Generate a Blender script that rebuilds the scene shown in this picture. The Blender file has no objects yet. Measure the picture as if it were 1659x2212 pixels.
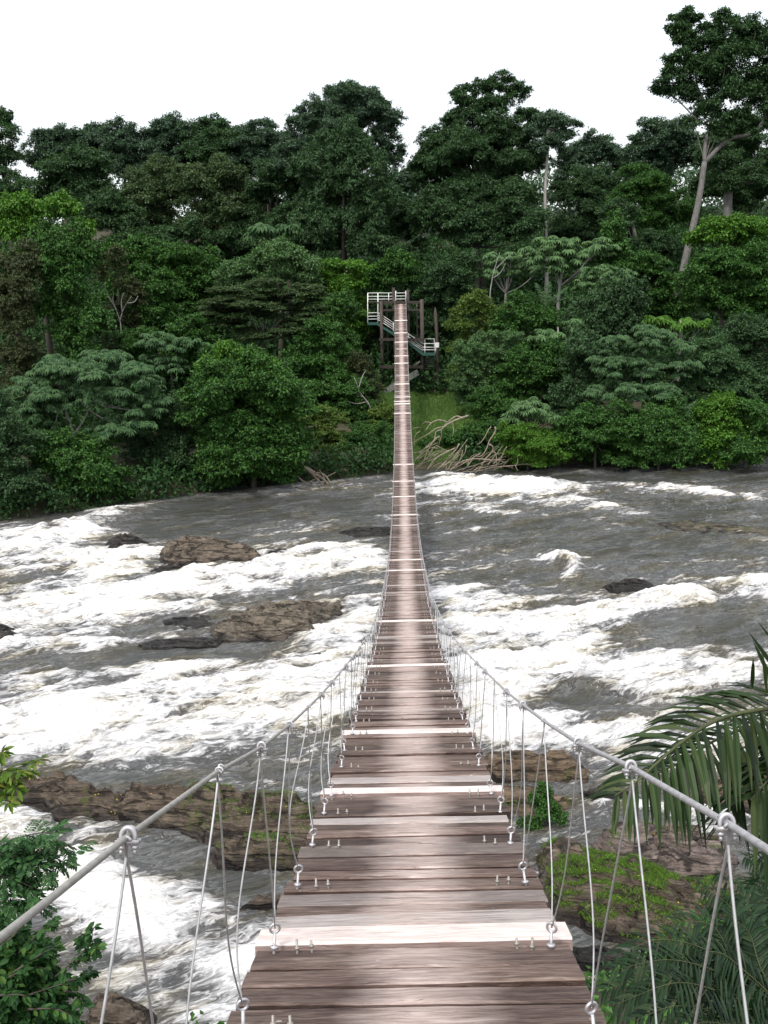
import bpy, math, random
import numpy as np
from mathutils import Vector, Matrix
R = math.radians
random.seed(7)
rng = np.random.default_rng(11)
scene = bpy.context.scene
COL = scene.collection

# ---------------------------------------------------------------- camera
EYE = np.array((-0.008, 0.0, 16.0))
PITCH, YAW, ROLL = R(12.9), R(1.18), R(1.3)
FPX = 2170.0          # focal length in the pixels that positions were measured in (1659 x 2212)
fwd = np.array((-math.sin(YAW) * math.cos(PITCH), math.cos(YAW) * math.cos(PITCH), -math.sin(PITCH)))
r0 = np.array((math.cos(YAW), math.sin(YAW), 0.0))
u0 = np.cross(r0, fwd)
up = u0 * math.cos(ROLL) + r0 * math.sin(ROLL)
rt = r0 * math.cos(ROLL) - u0 * math.sin(ROLL)
cam_d = bpy.data.cameras.new("camera")
cam = bpy.data.objects.new("camera", cam_d)
COL.objects.link(cam)
cam_d.sensor_fit = 'VERTICAL'
cam_d.angle = 2 * math.atan(1106.0 / FPX)
cam_d.clip_start = 0.05
cam_d.clip_end = 3000
m = Matrix.Identity(4)
for i in range(3):
    m[i][0], m[i][1], m[i][2], m[i][3] = rt[i], up[i], -fwd[i], EYE[i]
cam.matrix_world = m
scene.camera = cam

def ray(px, py):
    return rt * ((px - 829.5) / FPX) + up * ((1106.0 - py) / FPX) + fwd
def at(px, py, d):
    return EYE + ray(px, py) * d
def on_z(px, py, z=0.0):
    r = ray(px, py)
    return EYE + r * ((z - EYE[2]) / r[2])
def project(P):
    Q = P - EYE
    d = Q @ fwd
    return 829.5 + FPX * (Q @ rt) / d, 1106.0 - FPX * (Q @ up) / d, d

# ---------------------------------------------------------------- noise
_perm = np.random.default_rng(3).permutation(256)
_perm = np.concatenate([_perm, _perm])
_ga = np.random.default_rng(5).uniform(0, 2 * np.pi, 256)
_gx, _gy = np.cos(_ga), np.sin(_ga)
def pn(x, y):
    x = np.asarray(x, float); y = np.asarray(y, float)
    xi = np.floor(x).astype(int); yi = np.floor(y).astype(int)
    xf = x - xi; yf = y - yi
    u = xf * xf * xf * (xf * (xf * 6 - 15) + 10); v = yf * yf * yf * (yf * (yf * 6 - 15) + 10)
    def g(ix, iy, dx, dy):
        h = _perm[_perm[ix & 255] + (iy & 255)]
        return _gx[h] * dx + _gy[h] * dy
    a = g(xi, yi, xf, yf); b = g(xi + 1, yi, xf - 1, yf)
    c = g(xi, yi + 1, xf, yf - 1); d = g(xi + 1, yi + 1, xf - 1, yf - 1)
    return (a + u * (b - a)) * (1 - v) + (c + u * (d - c)) * v
def fbm(x, y, o=5, gain=.5, lac=2.03):
    s = 0; a = 1.0; n = 0
    for i in range(o):
        s = s + a * pn(x + i * 17.3, y - i * 9.1); n += a
        a *= gain; x = x * lac; y = y * lac
    return s / n * 1.6
def sstep(a, b, x):
    t = np.clip((x - a) / (b - a), 0, 1)
    return t * t * (3 - 2 * t)

# ---------------------------------------------------------------- mesh helpers
def mesh_np(name, V, F, mats, smooth=False, attrs=None, fmat=None):
    """V (n,3); F list of int arrays of shape (k, 3) or (k, 4)"""
    me = bpy.data.meshes.new(name)
    V = np.asarray(V, np.float32)
    F = [f for f in F if len(f)]
    nl = sum(f.size for f in F); npoly = sum(len(f) for f in F)
    me.vertices.add(len(V)); me.vertices.foreach_set("co", V.ravel())
    me.loops.add(nl); me.polygons.add(npoly)
    me.loops.foreach_set("vertex_index", np.concatenate([f.ravel() for f in F]).astype(np.int32))
    tot = np.concatenate([np.full(len(f), f.shape[1]) for f in F]).astype(np.int32)
    st = np.concatenate([[0], np.cumsum(tot)[:-1]]).astype(np.int32)
    me.polygons.foreach_set("loop_start", st)
    me.polygons.foreach_set("loop_total", tot)
    me.polygons.foreach_set("use_smooth", np.full(npoly, smooth))
    if fmat is not None:
        me.polygons.foreach_set("material_index", np.asarray(fmat, np.int32))
    me.update(calc_edges=True)
    for k, a in (attrs or {}).items():
        a = np.asarray(a, np.float32)
        if a.ndim == 1:
            at_ = me.attributes.new(k, 'FLOAT', 'POINT'); at_.data.foreach_set("value", a)
        else:
            at_ = me.attributes.new(k, 'FLOAT_COLOR', 'POINT'); at_.data.foreach_set("color", a.ravel())
    for mt in (mats if isinstance(mats, (list, tuple)) else [mats]):
        me.materials.append(mt)
    return me

def link(name, me, parent=None, loc=None):
    o = bpy.data.objects.new(name, me)
    COL.objects.link(o)
    if parent is not None:
        o.parent = parent
    if loc is not None:
        o.location = loc
    return o
def tag(o, label=None, cat=None, group=None, kind=None):
    if label: o['label'] = label
    if cat: o['category'] = cat
    if group: o['group'] = group
    if kind: o['kind'] = kind
    return o
def empty(name, loc, label, cat, group=None):
    o = bpy.data.objects.new(name, None)
    COL.objects.link(o); o.location = tuple(loc); o.empty_display_size = .3
    return tag(o, label, cat, group)

class MB:
    """collects tubes, bars, boxes into one mesh"""
    def __init__(s): s.V = []; s.Q = []; s.T = []; s.n = 0; s.at = []
    def add(s, V, Q=None, T=None, tint=None):
        V = np.asarray(V, float)
        s.V.append(V)
        if Q is not None and len(Q): s.Q.append(np.asarray(Q, int) + s.n)
        if T is not None and len(T): s.T.append(np.asarray(T, int) + s.n)
        s.n += len(V)
        s.at.append(np.tile(np.array(tint if tint is not None else (.5, 0, 0, 1), float), (len(V), 1)))
    def tube(s, P, rad, seg=8, twist=0., lobes=0, amp=.12, tint=None, cap=True):
        P = np.asarray(P, float); n = len(P)
        rad = np.broadcast_to(np.asarray(rad, float), (n,))
        T = np.gradient(P, axis=0); T /= np.linalg.norm(T, axis=1)[:, None] + 1e-12
        ref = np.array((0, 0, 1.)) if abs(T[0][2]) < .9 else np.array((1., 0, 0))
        A = np.zeros_like(P); a = ref - T[0] * (ref @ T[0]); a /= np.linalg.norm(a)
        for i in range(n):
            a = a - T[i] * (a @ T[i]); a /= np.linalg.norm(a) + 1e-12; A[i] = a
        B = np.cross(T, A)
        L = np.concatenate([[0], np.cumsum(np.linalg.norm(np.diff(P, axis=0), axis=1))])
        th = np.linspace(0, 2 * np.pi, seg, endpoint=False)
        rr = rad[:, None] * np.ones((1, seg))
        if lobes:
            rr = rr * (1 + amp * np.abs(np.sin(.5 * lobes * (th[None, :] - twist * L[:, None]))) - amp * .6)
        V = P[:, None, :] + rr[..., None] * (np.cos(th)[None, :, None] * A[:, None, :] + np.sin(th)[None, :, None] * B[:, None, :])
        V = V.reshape(-1, 3)
        i, j = np.meshgrid(np.arange(n - 1), np.arange(seg), indexing='ij')
        j2 = (j + 1) % seg
        Q = np.stack([i * seg + j, i * seg + j2, (i + 1) * seg + j2, (i + 1) * seg + j], -1).reshape(-1, 4)
        Tt = []
        if cap:
            V = np.vstack([V, P[0], P[-1]]); c0, c1 = n * seg, n * seg + 1
            for k in range(seg):
                Tt.append((c0, (k + 1) % seg, k)); Tt.append((c1, (n - 1) * seg + k, (n - 1) * seg + (k + 1) % seg))
        s.add(V, Q, Tt, tint)
    def bar(s, a, b, w, h, upv=(0, 0, 1), tint=None):
        a = np.asarray(a, float); b = np.asarray(b, float); t = b - a; t /= np.linalg.norm(t)
        u = np.asarray(upv, float)
        if abs(t @ u) > .95: u = np.array((0, 1., 0))
        x = np.cross(t, u); x /= np.linalg.norm(x); u = np.cross(x, t)
        V = [p + x * sx * w / 2 + u * sz * h / 2 for p in (a, b) for sx, sz in ((-1, -1), (1, -1), (1, 1), (-1, 1))]
        s.add(V, [(0, 1, 2, 3), (7, 6, 5, 4), (0, 4, 5, 1), (1, 5, 6, 2), (2, 6, 7, 3), (3, 7, 4, 0)], None, tint)
    def build(s, name, mat, parent=None, smooth=False, use_tint=False, off=None):
        V = np.vstack(s.V)
        if off is not None: V = V - np.asarray(off)
        F = []
        if s.Q: F.append(np.vstack(s.Q))
        if s.T: F.append(np.vstack(s.T))
        me = mesh_np(name, V, F, mat, smooth, {'tint': np.vstack(s.at)} if use_tint else None)
        return link(name, me, parent)

# ---------------------------------------------------------------- materials
class NT:
    def __init__(s, name):
        s.m = bpy.data.materials.new(name); s.m.use_nodes = True
        s.t = s.m.node_tree; s.t.nodes.clear()
        s.out = s.n('ShaderNodeOutputMaterial')
    def n(s, typ, **kw):
        nd = s.t.nodes.new(typ)
        for k, v in kw.items():
            if k in nd.inputs.keys() if isinstance(k, str) else False: nd.inputs[k].default_value = v
            else: setattr(nd, k, v)
        return nd
    def l(s, a, b): s.t.links.new(a, b)
    def val(s, sock, v):
        if isinstance(v, bpy.types.NodeSocket): s.l(v, sock)
        else: sock.default_value = v
    def math(s, op, a, b=0.0, clamp=False):
        nd = s.n('ShaderNodeMath'); nd.operation = op; nd.use_clamp = clamp
        s.val(nd.inputs[0], a); s.val(nd.inputs[1], b)
        return nd.outputs[0]
    def mix(s, f, a, b, blend='MIX'):
        nd = s.n('ShaderNodeMix'); nd.data_type = 'RGBA'; nd.blend_type = blend
        s.val(nd.inputs[0], f); s.val(nd.inputs[6], a if isinstance(a, bpy.types.NodeSocket) else (*a, 1)); s.val(nd.inputs[7], b if isinstance(b, bpy.types.NodeSocket) else (*b, 1))
        return nd.outputs[2]
    def ramp(s, f, stops, interp='LINEAR'):
        nd = s.n('ShaderNodeValToRGB'); cr = nd.color_ramp; cr.interpolation = interp
        while len(cr.elements) < len(stops): cr.elements.new(.5)
        for e, (p, c) in zip(cr.elements, stops):
            e.position = p; e.color = (*c, 1) if not np.isscalar(c) else (c, c, c, 1)
        s.l(f, nd.inputs[0]); return nd.outputs[0]
    def mapping(s, vec, scale=(1, 1, 1), rot=(0, 0, 0), loc=None):
        nd = s.n('ShaderNodeMapping'); s.l(vec, nd.inputs[0])
        nd.inputs['Scale'].default_value = scale; nd.inputs['Rotation'].default_value = rot
        if loc is not None: s.val(nd.inputs['Location'], loc)
        return nd.outputs[0]
    def noise(s, vec, scale=1., detail=4., rough=.55, dist=0.):
        nd = s.n('ShaderNodeTexNoise'); s.l(vec, nd.inputs['Vector'])
        nd.inputs['Scale'].default_value = scale; nd.inputs['Detail'].default_value = detail
        nd.inputs['Roughness'].default_value = rough; nd.inputs['Distortion'].default_value = dist
        return nd.outputs['Fac']
    def principled(s, color, rough=.6, **kw):
        nd = s.n('ShaderNodeBsdfPrincipled')
        s.val(nd.inputs['Base Color'], color if isinstance(color, bpy.types.NodeSocket) else (*color, 1))
        s.val(nd.inputs['Roughness'], rough)
        for k, v in kw.items(): s.val(nd.inputs[k.replace('_', ' ')], v)
        s.l(nd.outputs[0], s.out.inputs[0])
        return nd
    def bump(s, h, strength=.3, dist=.02):
        nd = s.n('ShaderNodeBump'); s.l(h, nd.inputs['Height'])
        s.val(nd.inputs['Strength'], strength); nd.inputs['Distance'].default_value = dist
        return nd.outputs[0]
    def obj(s): return s.n('ShaderNodeTexCoord').outputs['Object']
    def attr(s, name): 
        nd = s.n('ShaderNodeAttribute'); nd.attribute_name = name; return nd

def leaf_mat(name, dark, light, extra=None, trans=.25, rough=.55):
    if 'palm' not in name: dark = tuple(x * 1.1 for x in dark); light = tuple(x * 1.22 for x in light)
    t = NT(name)
    rnd = t.n('ShaderNodeNewGeometry').outputs['Random Per Island']
    stops = [(0, dark), (.75, light)] + ([(1, extra)] if extra else [])
    c = t.ramp(rnd, stops)
    big = t.noise(t.obj(), .35, 2.)
    c = t.mix(t.math('MULTIPLY', big, .5), c, tuple(x * .55 for x in dark))
    p = t.principled(c, rough, Specular_IOR_Level=.18)
    tr = t.n('ShaderNodeBsdfTranslucent')
    t.l(t.mix(1., c, (1., 1.15, .5), 'MULTIPLY'), tr.inputs[0])
    mx = t.n('ShaderNodeMixShader'); mx.inputs[0].default_value = trans
    t.l(p.outputs[0], mx.inputs[1]); t.l(tr.outputs[0], mx.inputs[2]); t.l(mx.outputs[0], t.out.inputs[0])
    return t.m
LEAF = {
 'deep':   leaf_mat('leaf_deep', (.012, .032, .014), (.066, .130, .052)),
 'far':    leaf_mat('leaf_far', (.022, .044, .030), (.088, .150, .090)),  # lightened, distance haze put into the leaf colour
 'olive':  leaf_mat('leaf_olive', (.022, .042, .018), (.096, .148, .064)),
 'mid':    leaf_mat('leaf_mid', (.010, .038, .010), (.070, .165, .034)),
 'bright': leaf_mat('leaf_bright', (.018, .065, .008), (.105, .235, .030), (.15, .29, .045)),
 'blue':   leaf_mat('leaf_blue', (.018, .056, .022), (.084, .158, .062)),
 'pale':   leaf_mat('leaf_pale', (.030, .075, .025), (.120, .215, .085)),
 'brown':  leaf_mat('leaf_brown', (.020, .030, .012), (.078, .100, .042)),
 'yellow': leaf_mat('leaf_yellow', (.035, .08, .014), (.125, .20, .045), (.19, .22, .05)),
 'shrub':  leaf_mat('leaf_shrub', (.008, .034, .010), (.042, .115, .030), (.10, .19, .035)),
 'twig':   leaf_mat('leaf_twig', (.05, .11, .015), (.14, .22, .03), (.26, .20, .04)),
 'comp':   leaf_mat('leaf_comp', (.014, .05, .017), (.055, .135, .042)),
 'palm':   leaf_mat('leaf_palm', (.005, .013, .004), (.030, .062, .014), (.075, .095, .03), .12, .46),
 'palmdark': leaf_mat('leaf_palmdark', (.005, .016, .006), (.024, .056, .021), (.055, .068, .03), .12, .42),
 'grass':  leaf_mat('leaf_grass', (.05, .11, .018), (.135, .25, .042), (.22, .29, .07)),
 'meadow': leaf_mat('leaf_meadow', (.07, .15, .035), (.15, .26, .065), (.19, .26, .08)),
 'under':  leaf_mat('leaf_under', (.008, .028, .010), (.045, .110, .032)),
}
def bark_mat(name, a, b, sc=2.):
    t = NT(name); o = t.obj()
    n = t.noise(t.mapping(o, (3, 3, .6)), sc, 6., .65)
    c = t.ramp(n, [(.3, a), (.7, b)])
    p = t.principled(c, .85); t.l(t.bump(n, .6, .05), p.inputs['Normal'])
    return t.m
BARK = {'dark': bark_mat('bark_dark', (.03, .026, .02), (.09, .078, .06)),
        'pale': bark_mat('bark_pale', (.13, .125, .112), (.31, .30, .275)),
        'grey': bark_mat('bark_grey', (.060, .056, .052), (.155, .146, .138)),
        'drift': bark_mat('driftwood_grey', (.14, .112, .085), (.35, .29, .225), 3.),
        'post': bark_mat('weathered_post', (.028, .022, .019), (.085, .066, .056), 3.),
        'green': bark_mat('bark_mossy', (.03, .04, .014), (.075, .085, .03))}
# ---------------------------------------------------------------- bridge materials
def wood_mat():
    t = NT('bridge_wood'); o = t.obj()
    a = t.attr('tint'); sep = t.n('ShaderNodeSeparateColor'); t.l(a.outputs['Color'], sep.inputs[0])
    rnd, white, grey = sep.outputs[0], sep.outputs[1], sep.outputs[2]
    off = t.n('ShaderNodeCombineXYZ'); t.l(t.math('MULTIPLY', rnd, 37.), off.inputs[0]); t.l(t.math('MULTIPLY', rnd, 91.), off.inputs[1])
    warp = t.noise(t.mapping(o, (2.2, 6, 6), loc=off.outputs[0]), 1., 3.)
    ad = t.n('ShaderNodeVectorMath'); ad.operation = 'MULTIPLY_ADD'
    cx = t.n('ShaderNodeCombineXYZ'); t.l(warp, cx.inputs[1]); t.l(cx.outputs[0], ad.inputs[0]); ad.inputs[1].default_value = (0, .12, 0); t.l(o, ad.inputs[2])
    g = t.noise(t.mapping(ad.outputs[0], (2.6, 42, 42), loc=off.outputs[0]), 1.6, 10., .74)
    blot = t.noise(t.mapping(o, (1.3, 5, 5), loc=off.outputs[0]), 1.4, 4., .6)
    base = t.ramp(g, [(.30, (.026, .015, .013)), (.45, (.104, .071, .058)), (.57, (.182, .134, .112)), (.72, (.34, .275, .24))])
    base = t.mix(t.ramp(blot, [(.36, 0.), (.62, 1.)]), t.mix(1., base, (.58, .54, .56), 'MULTIPLY'), base)
    bri = t.n('ShaderNodeMapRange'); t.l(rnd, bri.inputs[0]); bri.inputs[3].default_value = .5; bri.inputs[4].default_value = 1.3
    bc = t.n('ShaderNodeCombineColor')
    for i in range(3): t.l(bri.outputs[0], bc.inputs[i])
    base = t.mix(1., base, bc.outputs[0], 'MULTIPLY')
    base = t.mix(grey, base, t.ramp(g, [(.3, (.20, .17, .16)), (.7, (.46, .42, .40))]))
    # strip down the middle polished by feet
    sx = t.n('ShaderNodeSeparateXYZ'); t.l(o, sx.inputs[0])
    xn = t.math('ADD', sx.outputs[0], t.math('MULTIPLY', t.math('SUBTRACT', blot, .5), .32))
    wear = t.ramp(t.math('ABSOLUTE', t.math('SUBTRACT', xn, .02)), [(.02, 1.), (.10, .85), (.29, 0.)])
    wear = t.math('MULTIPLY', wear, t.ramp(warp, [(.25, .45), (.6, 1.)]))
    worn = t.ramp(g, [(.26, (.17, .118, .105)), (.44, (.40, .31, .28)), (.66, (.66, .56, .52))])
    base = t.mix(t.math('MULTIPLY', wear, .92), base, worn)
    wh = t.ramp(g, [(.24, (.28, .20, .18)), (.38, (.52, .43, .40)), (.52, (.68, .60, .57)), (.7, (.76, .71, .69))])
    wh = t.mix(t.ramp(blot, [(.30, .5), (.45, 0.)]), wh, (.34, .27, .24))
    base = t.mix(white, base, wh)
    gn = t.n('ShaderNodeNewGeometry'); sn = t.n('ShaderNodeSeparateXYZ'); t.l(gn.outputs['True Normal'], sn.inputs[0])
    base = t.mix(t.ramp(sn.outputs[2], [(.35, .8), (.75, 0.)]), base, t.mix(1., base, (.28, .2, .18), 'MULTIPLY'))      # plank sides darkened by normal, shade put into the colour
    chk = t.noise(t.mapping(ad.outputs[0], (1.1, 26, 26), loc=off.outputs[0]), 2.3, 5., .6)
    base = t.mix(t.math('MULTIPLY', t.ramp(chk, [(.62, 0.), (.68, .75)]), t.math('SUBTRACT', 1., white)), base, (.035, .02, .018))      # drying cracks
    # pale droppings and knots
    sp = t.n('ShaderNodeTexVoronoi'); t.l(t.mapping(o, (9, 16, 16), loc=off.outputs[0]), sp.inputs['Vector']); sp.inputs['Scale'].default_value = 1.
    spk = t.math('LESS_THAN', sp.outputs['Distance'], t.math('MULTIPLY', t.math('SUBTRACT', blot, .47), .55))
    base = t.mix(t.math('MULTIPLY', spk, .55), base, (.6, .55, .53))
    rough = t.math('SUBTRACT', .68, t.math('MULTIPLY', wear, .25))
    p = t.principled(base, rough, Specular_IOR_Level=.28)
    t.l(t.bump(t.math('SUBTRACT', g, t.math('MULTIPLY', chk, .5)), .7, .014), p.inputs['Normal'])
    return t.m
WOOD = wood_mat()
def steel(name, c, rough, metal=.75):
    t = NT(name); n = t.noise(t.obj(), 40., 4.)
    cc = t.ramp(n, [(.3, tuple(x * .72 for x in c)), (.65, c)])
    t.principled(cc, rough, Metallic=metal); return t.m
ROPE = steel('galvanised_rope', (.50, .50, .51), .45, .55)
CABLE = steel('galvanised_cable', (.40, .385, .36), .55, .45)
CABLE_R = steel('galvanised_cable_bright', (.47, .46, .475), .5, .5)
GALV = steel('galvanised_fitting', (.52, .51, .53), .4, .6)
BOLT = steel('weathered_bolt', (.33, .31, .28), .55, .5)

# ---------------------------------------------------------------- bridge shape
SPAN = 109.2
def deck_z(h):
    h = np.asarray(h, float) / 1.2
    return EYE[2] + 1.2 * (-1.17 - .55 / 91 * h - 4 * 7.62 * (h / 91) * (1 - h / 91))
def deck_slope(h): return (deck_z(h + .05) - deck_z(h - .05)) / .1
def rail_h(h): return np.interp(h, (-2, 0, 1.6, 2.35, 3.05, 3.8, 5.2, 7.2, 10, 13, 19, 26, 34, 45, 75, 100, 109), (1.02, 1.01, 1.0, .975, .925, .895, .86, .83, .77, .69, .58, .40, .22, .13, .13, .2, .7))
def h_of_y(py):
    hs = np.linspace(.5, 109, 6000)
    _, y, _ = project(np.stack([hs * 0, hs, deck_z(hs)], 1))
    i = np.where(hs < 60)[0] if py > 905 else np.arange(len(hs))
    return hs[i[np.argmin(np.abs(y[i] - py))]]

bridge = empty('suspension_footbridge', (0, 0, deck_z(0)), 'long sagging suspension footbridge of weathered planks hung on steel ropes over the rapids', 'footbridge')
BO = np.array((0, 0, float(deck_z(0))))
white_px = [2030, 1703, 1583, 1435, 1340, 1233, 1210, 1113, 1072, 1040, 985, 958, 925, 893, 873, 866, 857, 830, 784, 769, 739, 720, 692, 654]
whites = sorted(h_of_y(y) for y in white_px)
half_white = sorted(h_of_y(y) for y in (1492, 1190, 1160, 1133, 1000, 845, 812, 753))
greys = sorted(h_of_y(y) for y in (1985, 1772, 1681, 1375, 1290, 1265))
def near(lst, h, tol):
    return any(abs(h - w) < tol for w in lst)
planks = []          # (y0, y1, tint)
h = -1.6
used = set()
while h < SPAN:
    w = random.choice((.12, .14, .15, .16, .17, .18, .2, .22))
    c = h + w / 2
    wh = next((k for k in whites if abs(k - c) <= w / 2 + .012 and k not in used), None)
    g = 0.; wv = 0.
    if wh is not None: used.add(wh); wv = 1.; w = max(w, .19 if h < 30 else .23)
    elif near(half_white, c, w / 2): wv = .55
    elif near(greys, c, w / 2): g = 1.
    elif random.random() < .07: g = random.uniform(.2, .7)
    planks.append((h, h + w, (random.random(), wv, g, 1.)))
    h += w + random.choice((.012, .016, .020, .026, .034))
def plank_geo(y0, y1, tint, seed, nx=18):
    w = y1 - y0; c = (y0 + y1) / 2
    big = .045 if tint[1] > .9 else 0.
    hl, hr = .604 + random.uniform(-.018, .016) + big * .7, .604 + random.uniform(-.018, .018) + big * .7
    fl_ = float(np.interp(c, (2.6, 4.0), (.03, 0))); hl += fl_; hr += fl_ * .5
    if random.random() < .025: hl -= .09
    xs = np.linspace(-hl, hr, nx)
    yaw = random.gauss(0, .006); dz = random.uniform(-.018, .010) + (.012 if tint[1] > .9 else 0); roll = random.gauss(.009, .004); pt = random.gauss(0, .03)
    th = random.uniform(.045, .06)
    sl = math.atan(float(deck_slope(c))) + pt
    # cross-section ring (along, up)
    b = .008
    e0 = fbm(xs * 4 + seed * 3.1, xs * 0 + seed, 4) * .010
    e1 = fbm(xs * 4 + seed * 5.7 + 50, xs * 0 + seed, 4) * .010
    t0 = fbm(xs * 3 + seed * 2.3 + 90, xs * 0 + seed, 3) * .004
    rings = []
    for i, x in enumerate(xs):
        a0, a1 = -w / 2 + max(e0[i], -.004), w / 2 + min(e1[i], .004)
        rings.append([(a0, -th), (a1, -th), (a1, -b), (a1 - b, t0[i]), (a0 + b, t0[i]), (a0, -b)])
    Rg = np.array(rings)
    V = np.zeros((nx, 6, 3))
    V[..., 0] = xs[:, None] - yaw * Rg[..., 0]
    V[..., 1] = c + Rg[..., 0] * math.cos(sl) - Rg[..., 1] * math.sin(sl) + yaw * xs[:, None]
    V[..., 2] = float(deck_z(c)) + Rg[..., 0] * math.sin(sl) + Rg[..., 1] * math.cos(sl) + dz + roll * xs[:, None]
    V = V.reshape(-1, 3)
    Q = [(i * 6 + k, i * 6 + (k + 1) % 6, (i + 1) * 6 + (k + 1) % 6, (i + 1) * 6 + k) for i in range(nx - 1) for k in range(6)]
    Q += [(0, 5, 4, 3), (0, 3, 2, 1)]; e = (nx - 1) * 6
    Q += [(e, e + 1, e + 2, e + 3), (e, e + 3, e + 4, e + 5)]
    return V, Q
visible = [p for p in planks if p[1] > 1.6]
singles = set(id(p) for p in visible[:100])
rest = MB()
for k, p in enumerate(planks):
    if id(p) in singles or p[1] <= 1.6:
        V, Q = plank_geo(*p, k)
        if id(p) in singles:
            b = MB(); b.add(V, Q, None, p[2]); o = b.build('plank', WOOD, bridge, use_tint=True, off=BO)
            if p[2][1] > .9: tag(o, 'bleached white plank laid across the deck')
            elif p[2][2] > .9: tag(o, 'silvery grey plank')
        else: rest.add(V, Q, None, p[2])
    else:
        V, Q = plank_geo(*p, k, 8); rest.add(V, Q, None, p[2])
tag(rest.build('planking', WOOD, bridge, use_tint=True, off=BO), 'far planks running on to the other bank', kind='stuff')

# cables under the deck
hs = np.linspace(-1.6, SPAN, 160)
for sx in (-.50, -.43, .43, .50):
    b = MB(); b.tube(np.stack([hs * 0 + sx, hs, deck_z(hs) - .085], 1), .014, 6); b.build('deck_cable', CABLE, bridge, True, off=BO)
# cross joists under the deck, seen poking out past the planks
jb = MB()
# hand cables
def rail_pt(s, h):
    h = np.asarray(h, float)
    lat = np.interp(h, (-2, 1.2, 1.8, 13, 26, 109), (.57, .555, .555, .55, .585, .59)) if s > 0 else np.interp(h, (-2, 1.2, 1.6, 13, 26, 109), (.52, .50, .50, .49, .56, .59))
    return np.stack([s * lat + 0 * h, h, deck_z(h) + rail_h(h)], -1)
for s in (-1, 1):
    b = MB()
    def P_(a, e, st): return rail_pt(s, np.linspace(a, e, int((e - a) / st) + 1))
    b.tube(P_(-1.6, .7, .05), .0050 if s < 0 else .0060, 12)
    b.tube(P_(.7, 4.6, .0026), .0050 if s < 0 else .0060, 36, 175., 6, .5)
    b.tube(P_(4.6, 30, .12), .0062 if s < 0 else .0066, 8); b.tube(P_(30, SPAN, .9), .0105, 6)
    o = b.build('hand_cable', CABLE if s < 0 else CABLE_R, bridge, True, off=BO)

# clamps, hanger ropes, eye bolts, deck bolts
STEP = .75
def ring(cen, axis, r, tr, n=20, seg=8, a0=0., a1=2 * np.pi):
    axis = np.asarray(axis, float); axis /= np.linalg.norm(axis)
    u = np.cross(axis, (0, 0, 1.)); u /= np.linalg.norm(u); v = np.cross(u, axis)
    th = np.linspace(a0, a1, n)
    return np.asarray(cen) + r * (np.cos(th)[:, None] * u + np.sin(th)[:, None] * v)
def make_clamp(mb, c, t, kind, lod):
    k0 = len(mb.V)
    _clamp(mb, c, t, kind, lod)
    for i in range(k0, len(mb.V)): mb.V[i] = c + (mb.V[i] - c) * .56
def _clamp(mb, c, t, kind, lod):
    """wire-rope clip: U bolt over the cable, saddle with flanges and two nuts under it"""
    t = t / np.linalg.norm(t); side = np.cross(t, (0, 0, 1.)); side /= np.linalg.norm(side); u = np.cross(side, t)
    seg, n = (10, 16) if lod else (5, 6)
    if kind == 'loop':
        if not lod: return
        th = np.linspace(-.2, np.pi + .2, n)
        mb.tube(np.array([c + .0165 * (np.cos(a) * side + np.sin(a) * u) for a in th]), .0048, seg)
        return
    th = np.linspace(0, np.pi, n)
    arch = [c + .0215 * np.cos(a) * side + (.027 * np.sin(a)) * u for a in th]
    P = [arch[0] - u * .036] + arch + [arch[-1] - u * .036]
    mb.tube(np.array(P), .0078, seg)
    # saddle
    s0 = c - u * .020
    mb.bar(s0 - side * .034, s0 + side * .034, .024, .011, u)
    if lod:
        for k in (-1, 1):
            mb.bar(s0 + t * .013 * k - side * .037 + u * .005, s0 + t * .013 * k + side * .037 + u * .005, .004, .014, u)
        for k in (-1, 1):
            q = c + side * .0215 * k
            mb.tube(np.array([q - u * .026, q - u * .038]), .012, 6)
            mb.tube(np.array([q - u * .038, q - u * .054]), .0062, 8)
nst = int((SPAN - 1) / STEP)
stuffs = {'rope_clamp': MB(), 'hanger_rope': MB(), 'eye_bolt': MB(), 'deck_bolt': MB()}
count = {'rope_clamp': 0, 'hanger_rope': 0, 'eye_bolt': 0, 'deck_bolt': 0}
def put(kind, mb_build, mat):
    """first hundred of a kind are parts of their own, the far rest one part"""
    if count[kind] < 100:
        b = MB(); mb_build(b, True); b.build(kind, mat, bridge, True, off=BO)
    else: mb_build(stuffs[kind], False)
    count[kind] += 1
H0 = 1.975
def top_at(s, k):
    hc = H0 - STEP / 2 + k * STEP + (0.03 * math.sin(k * 2.3 + s))
    return hc, rail_pt(s, hc)
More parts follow.
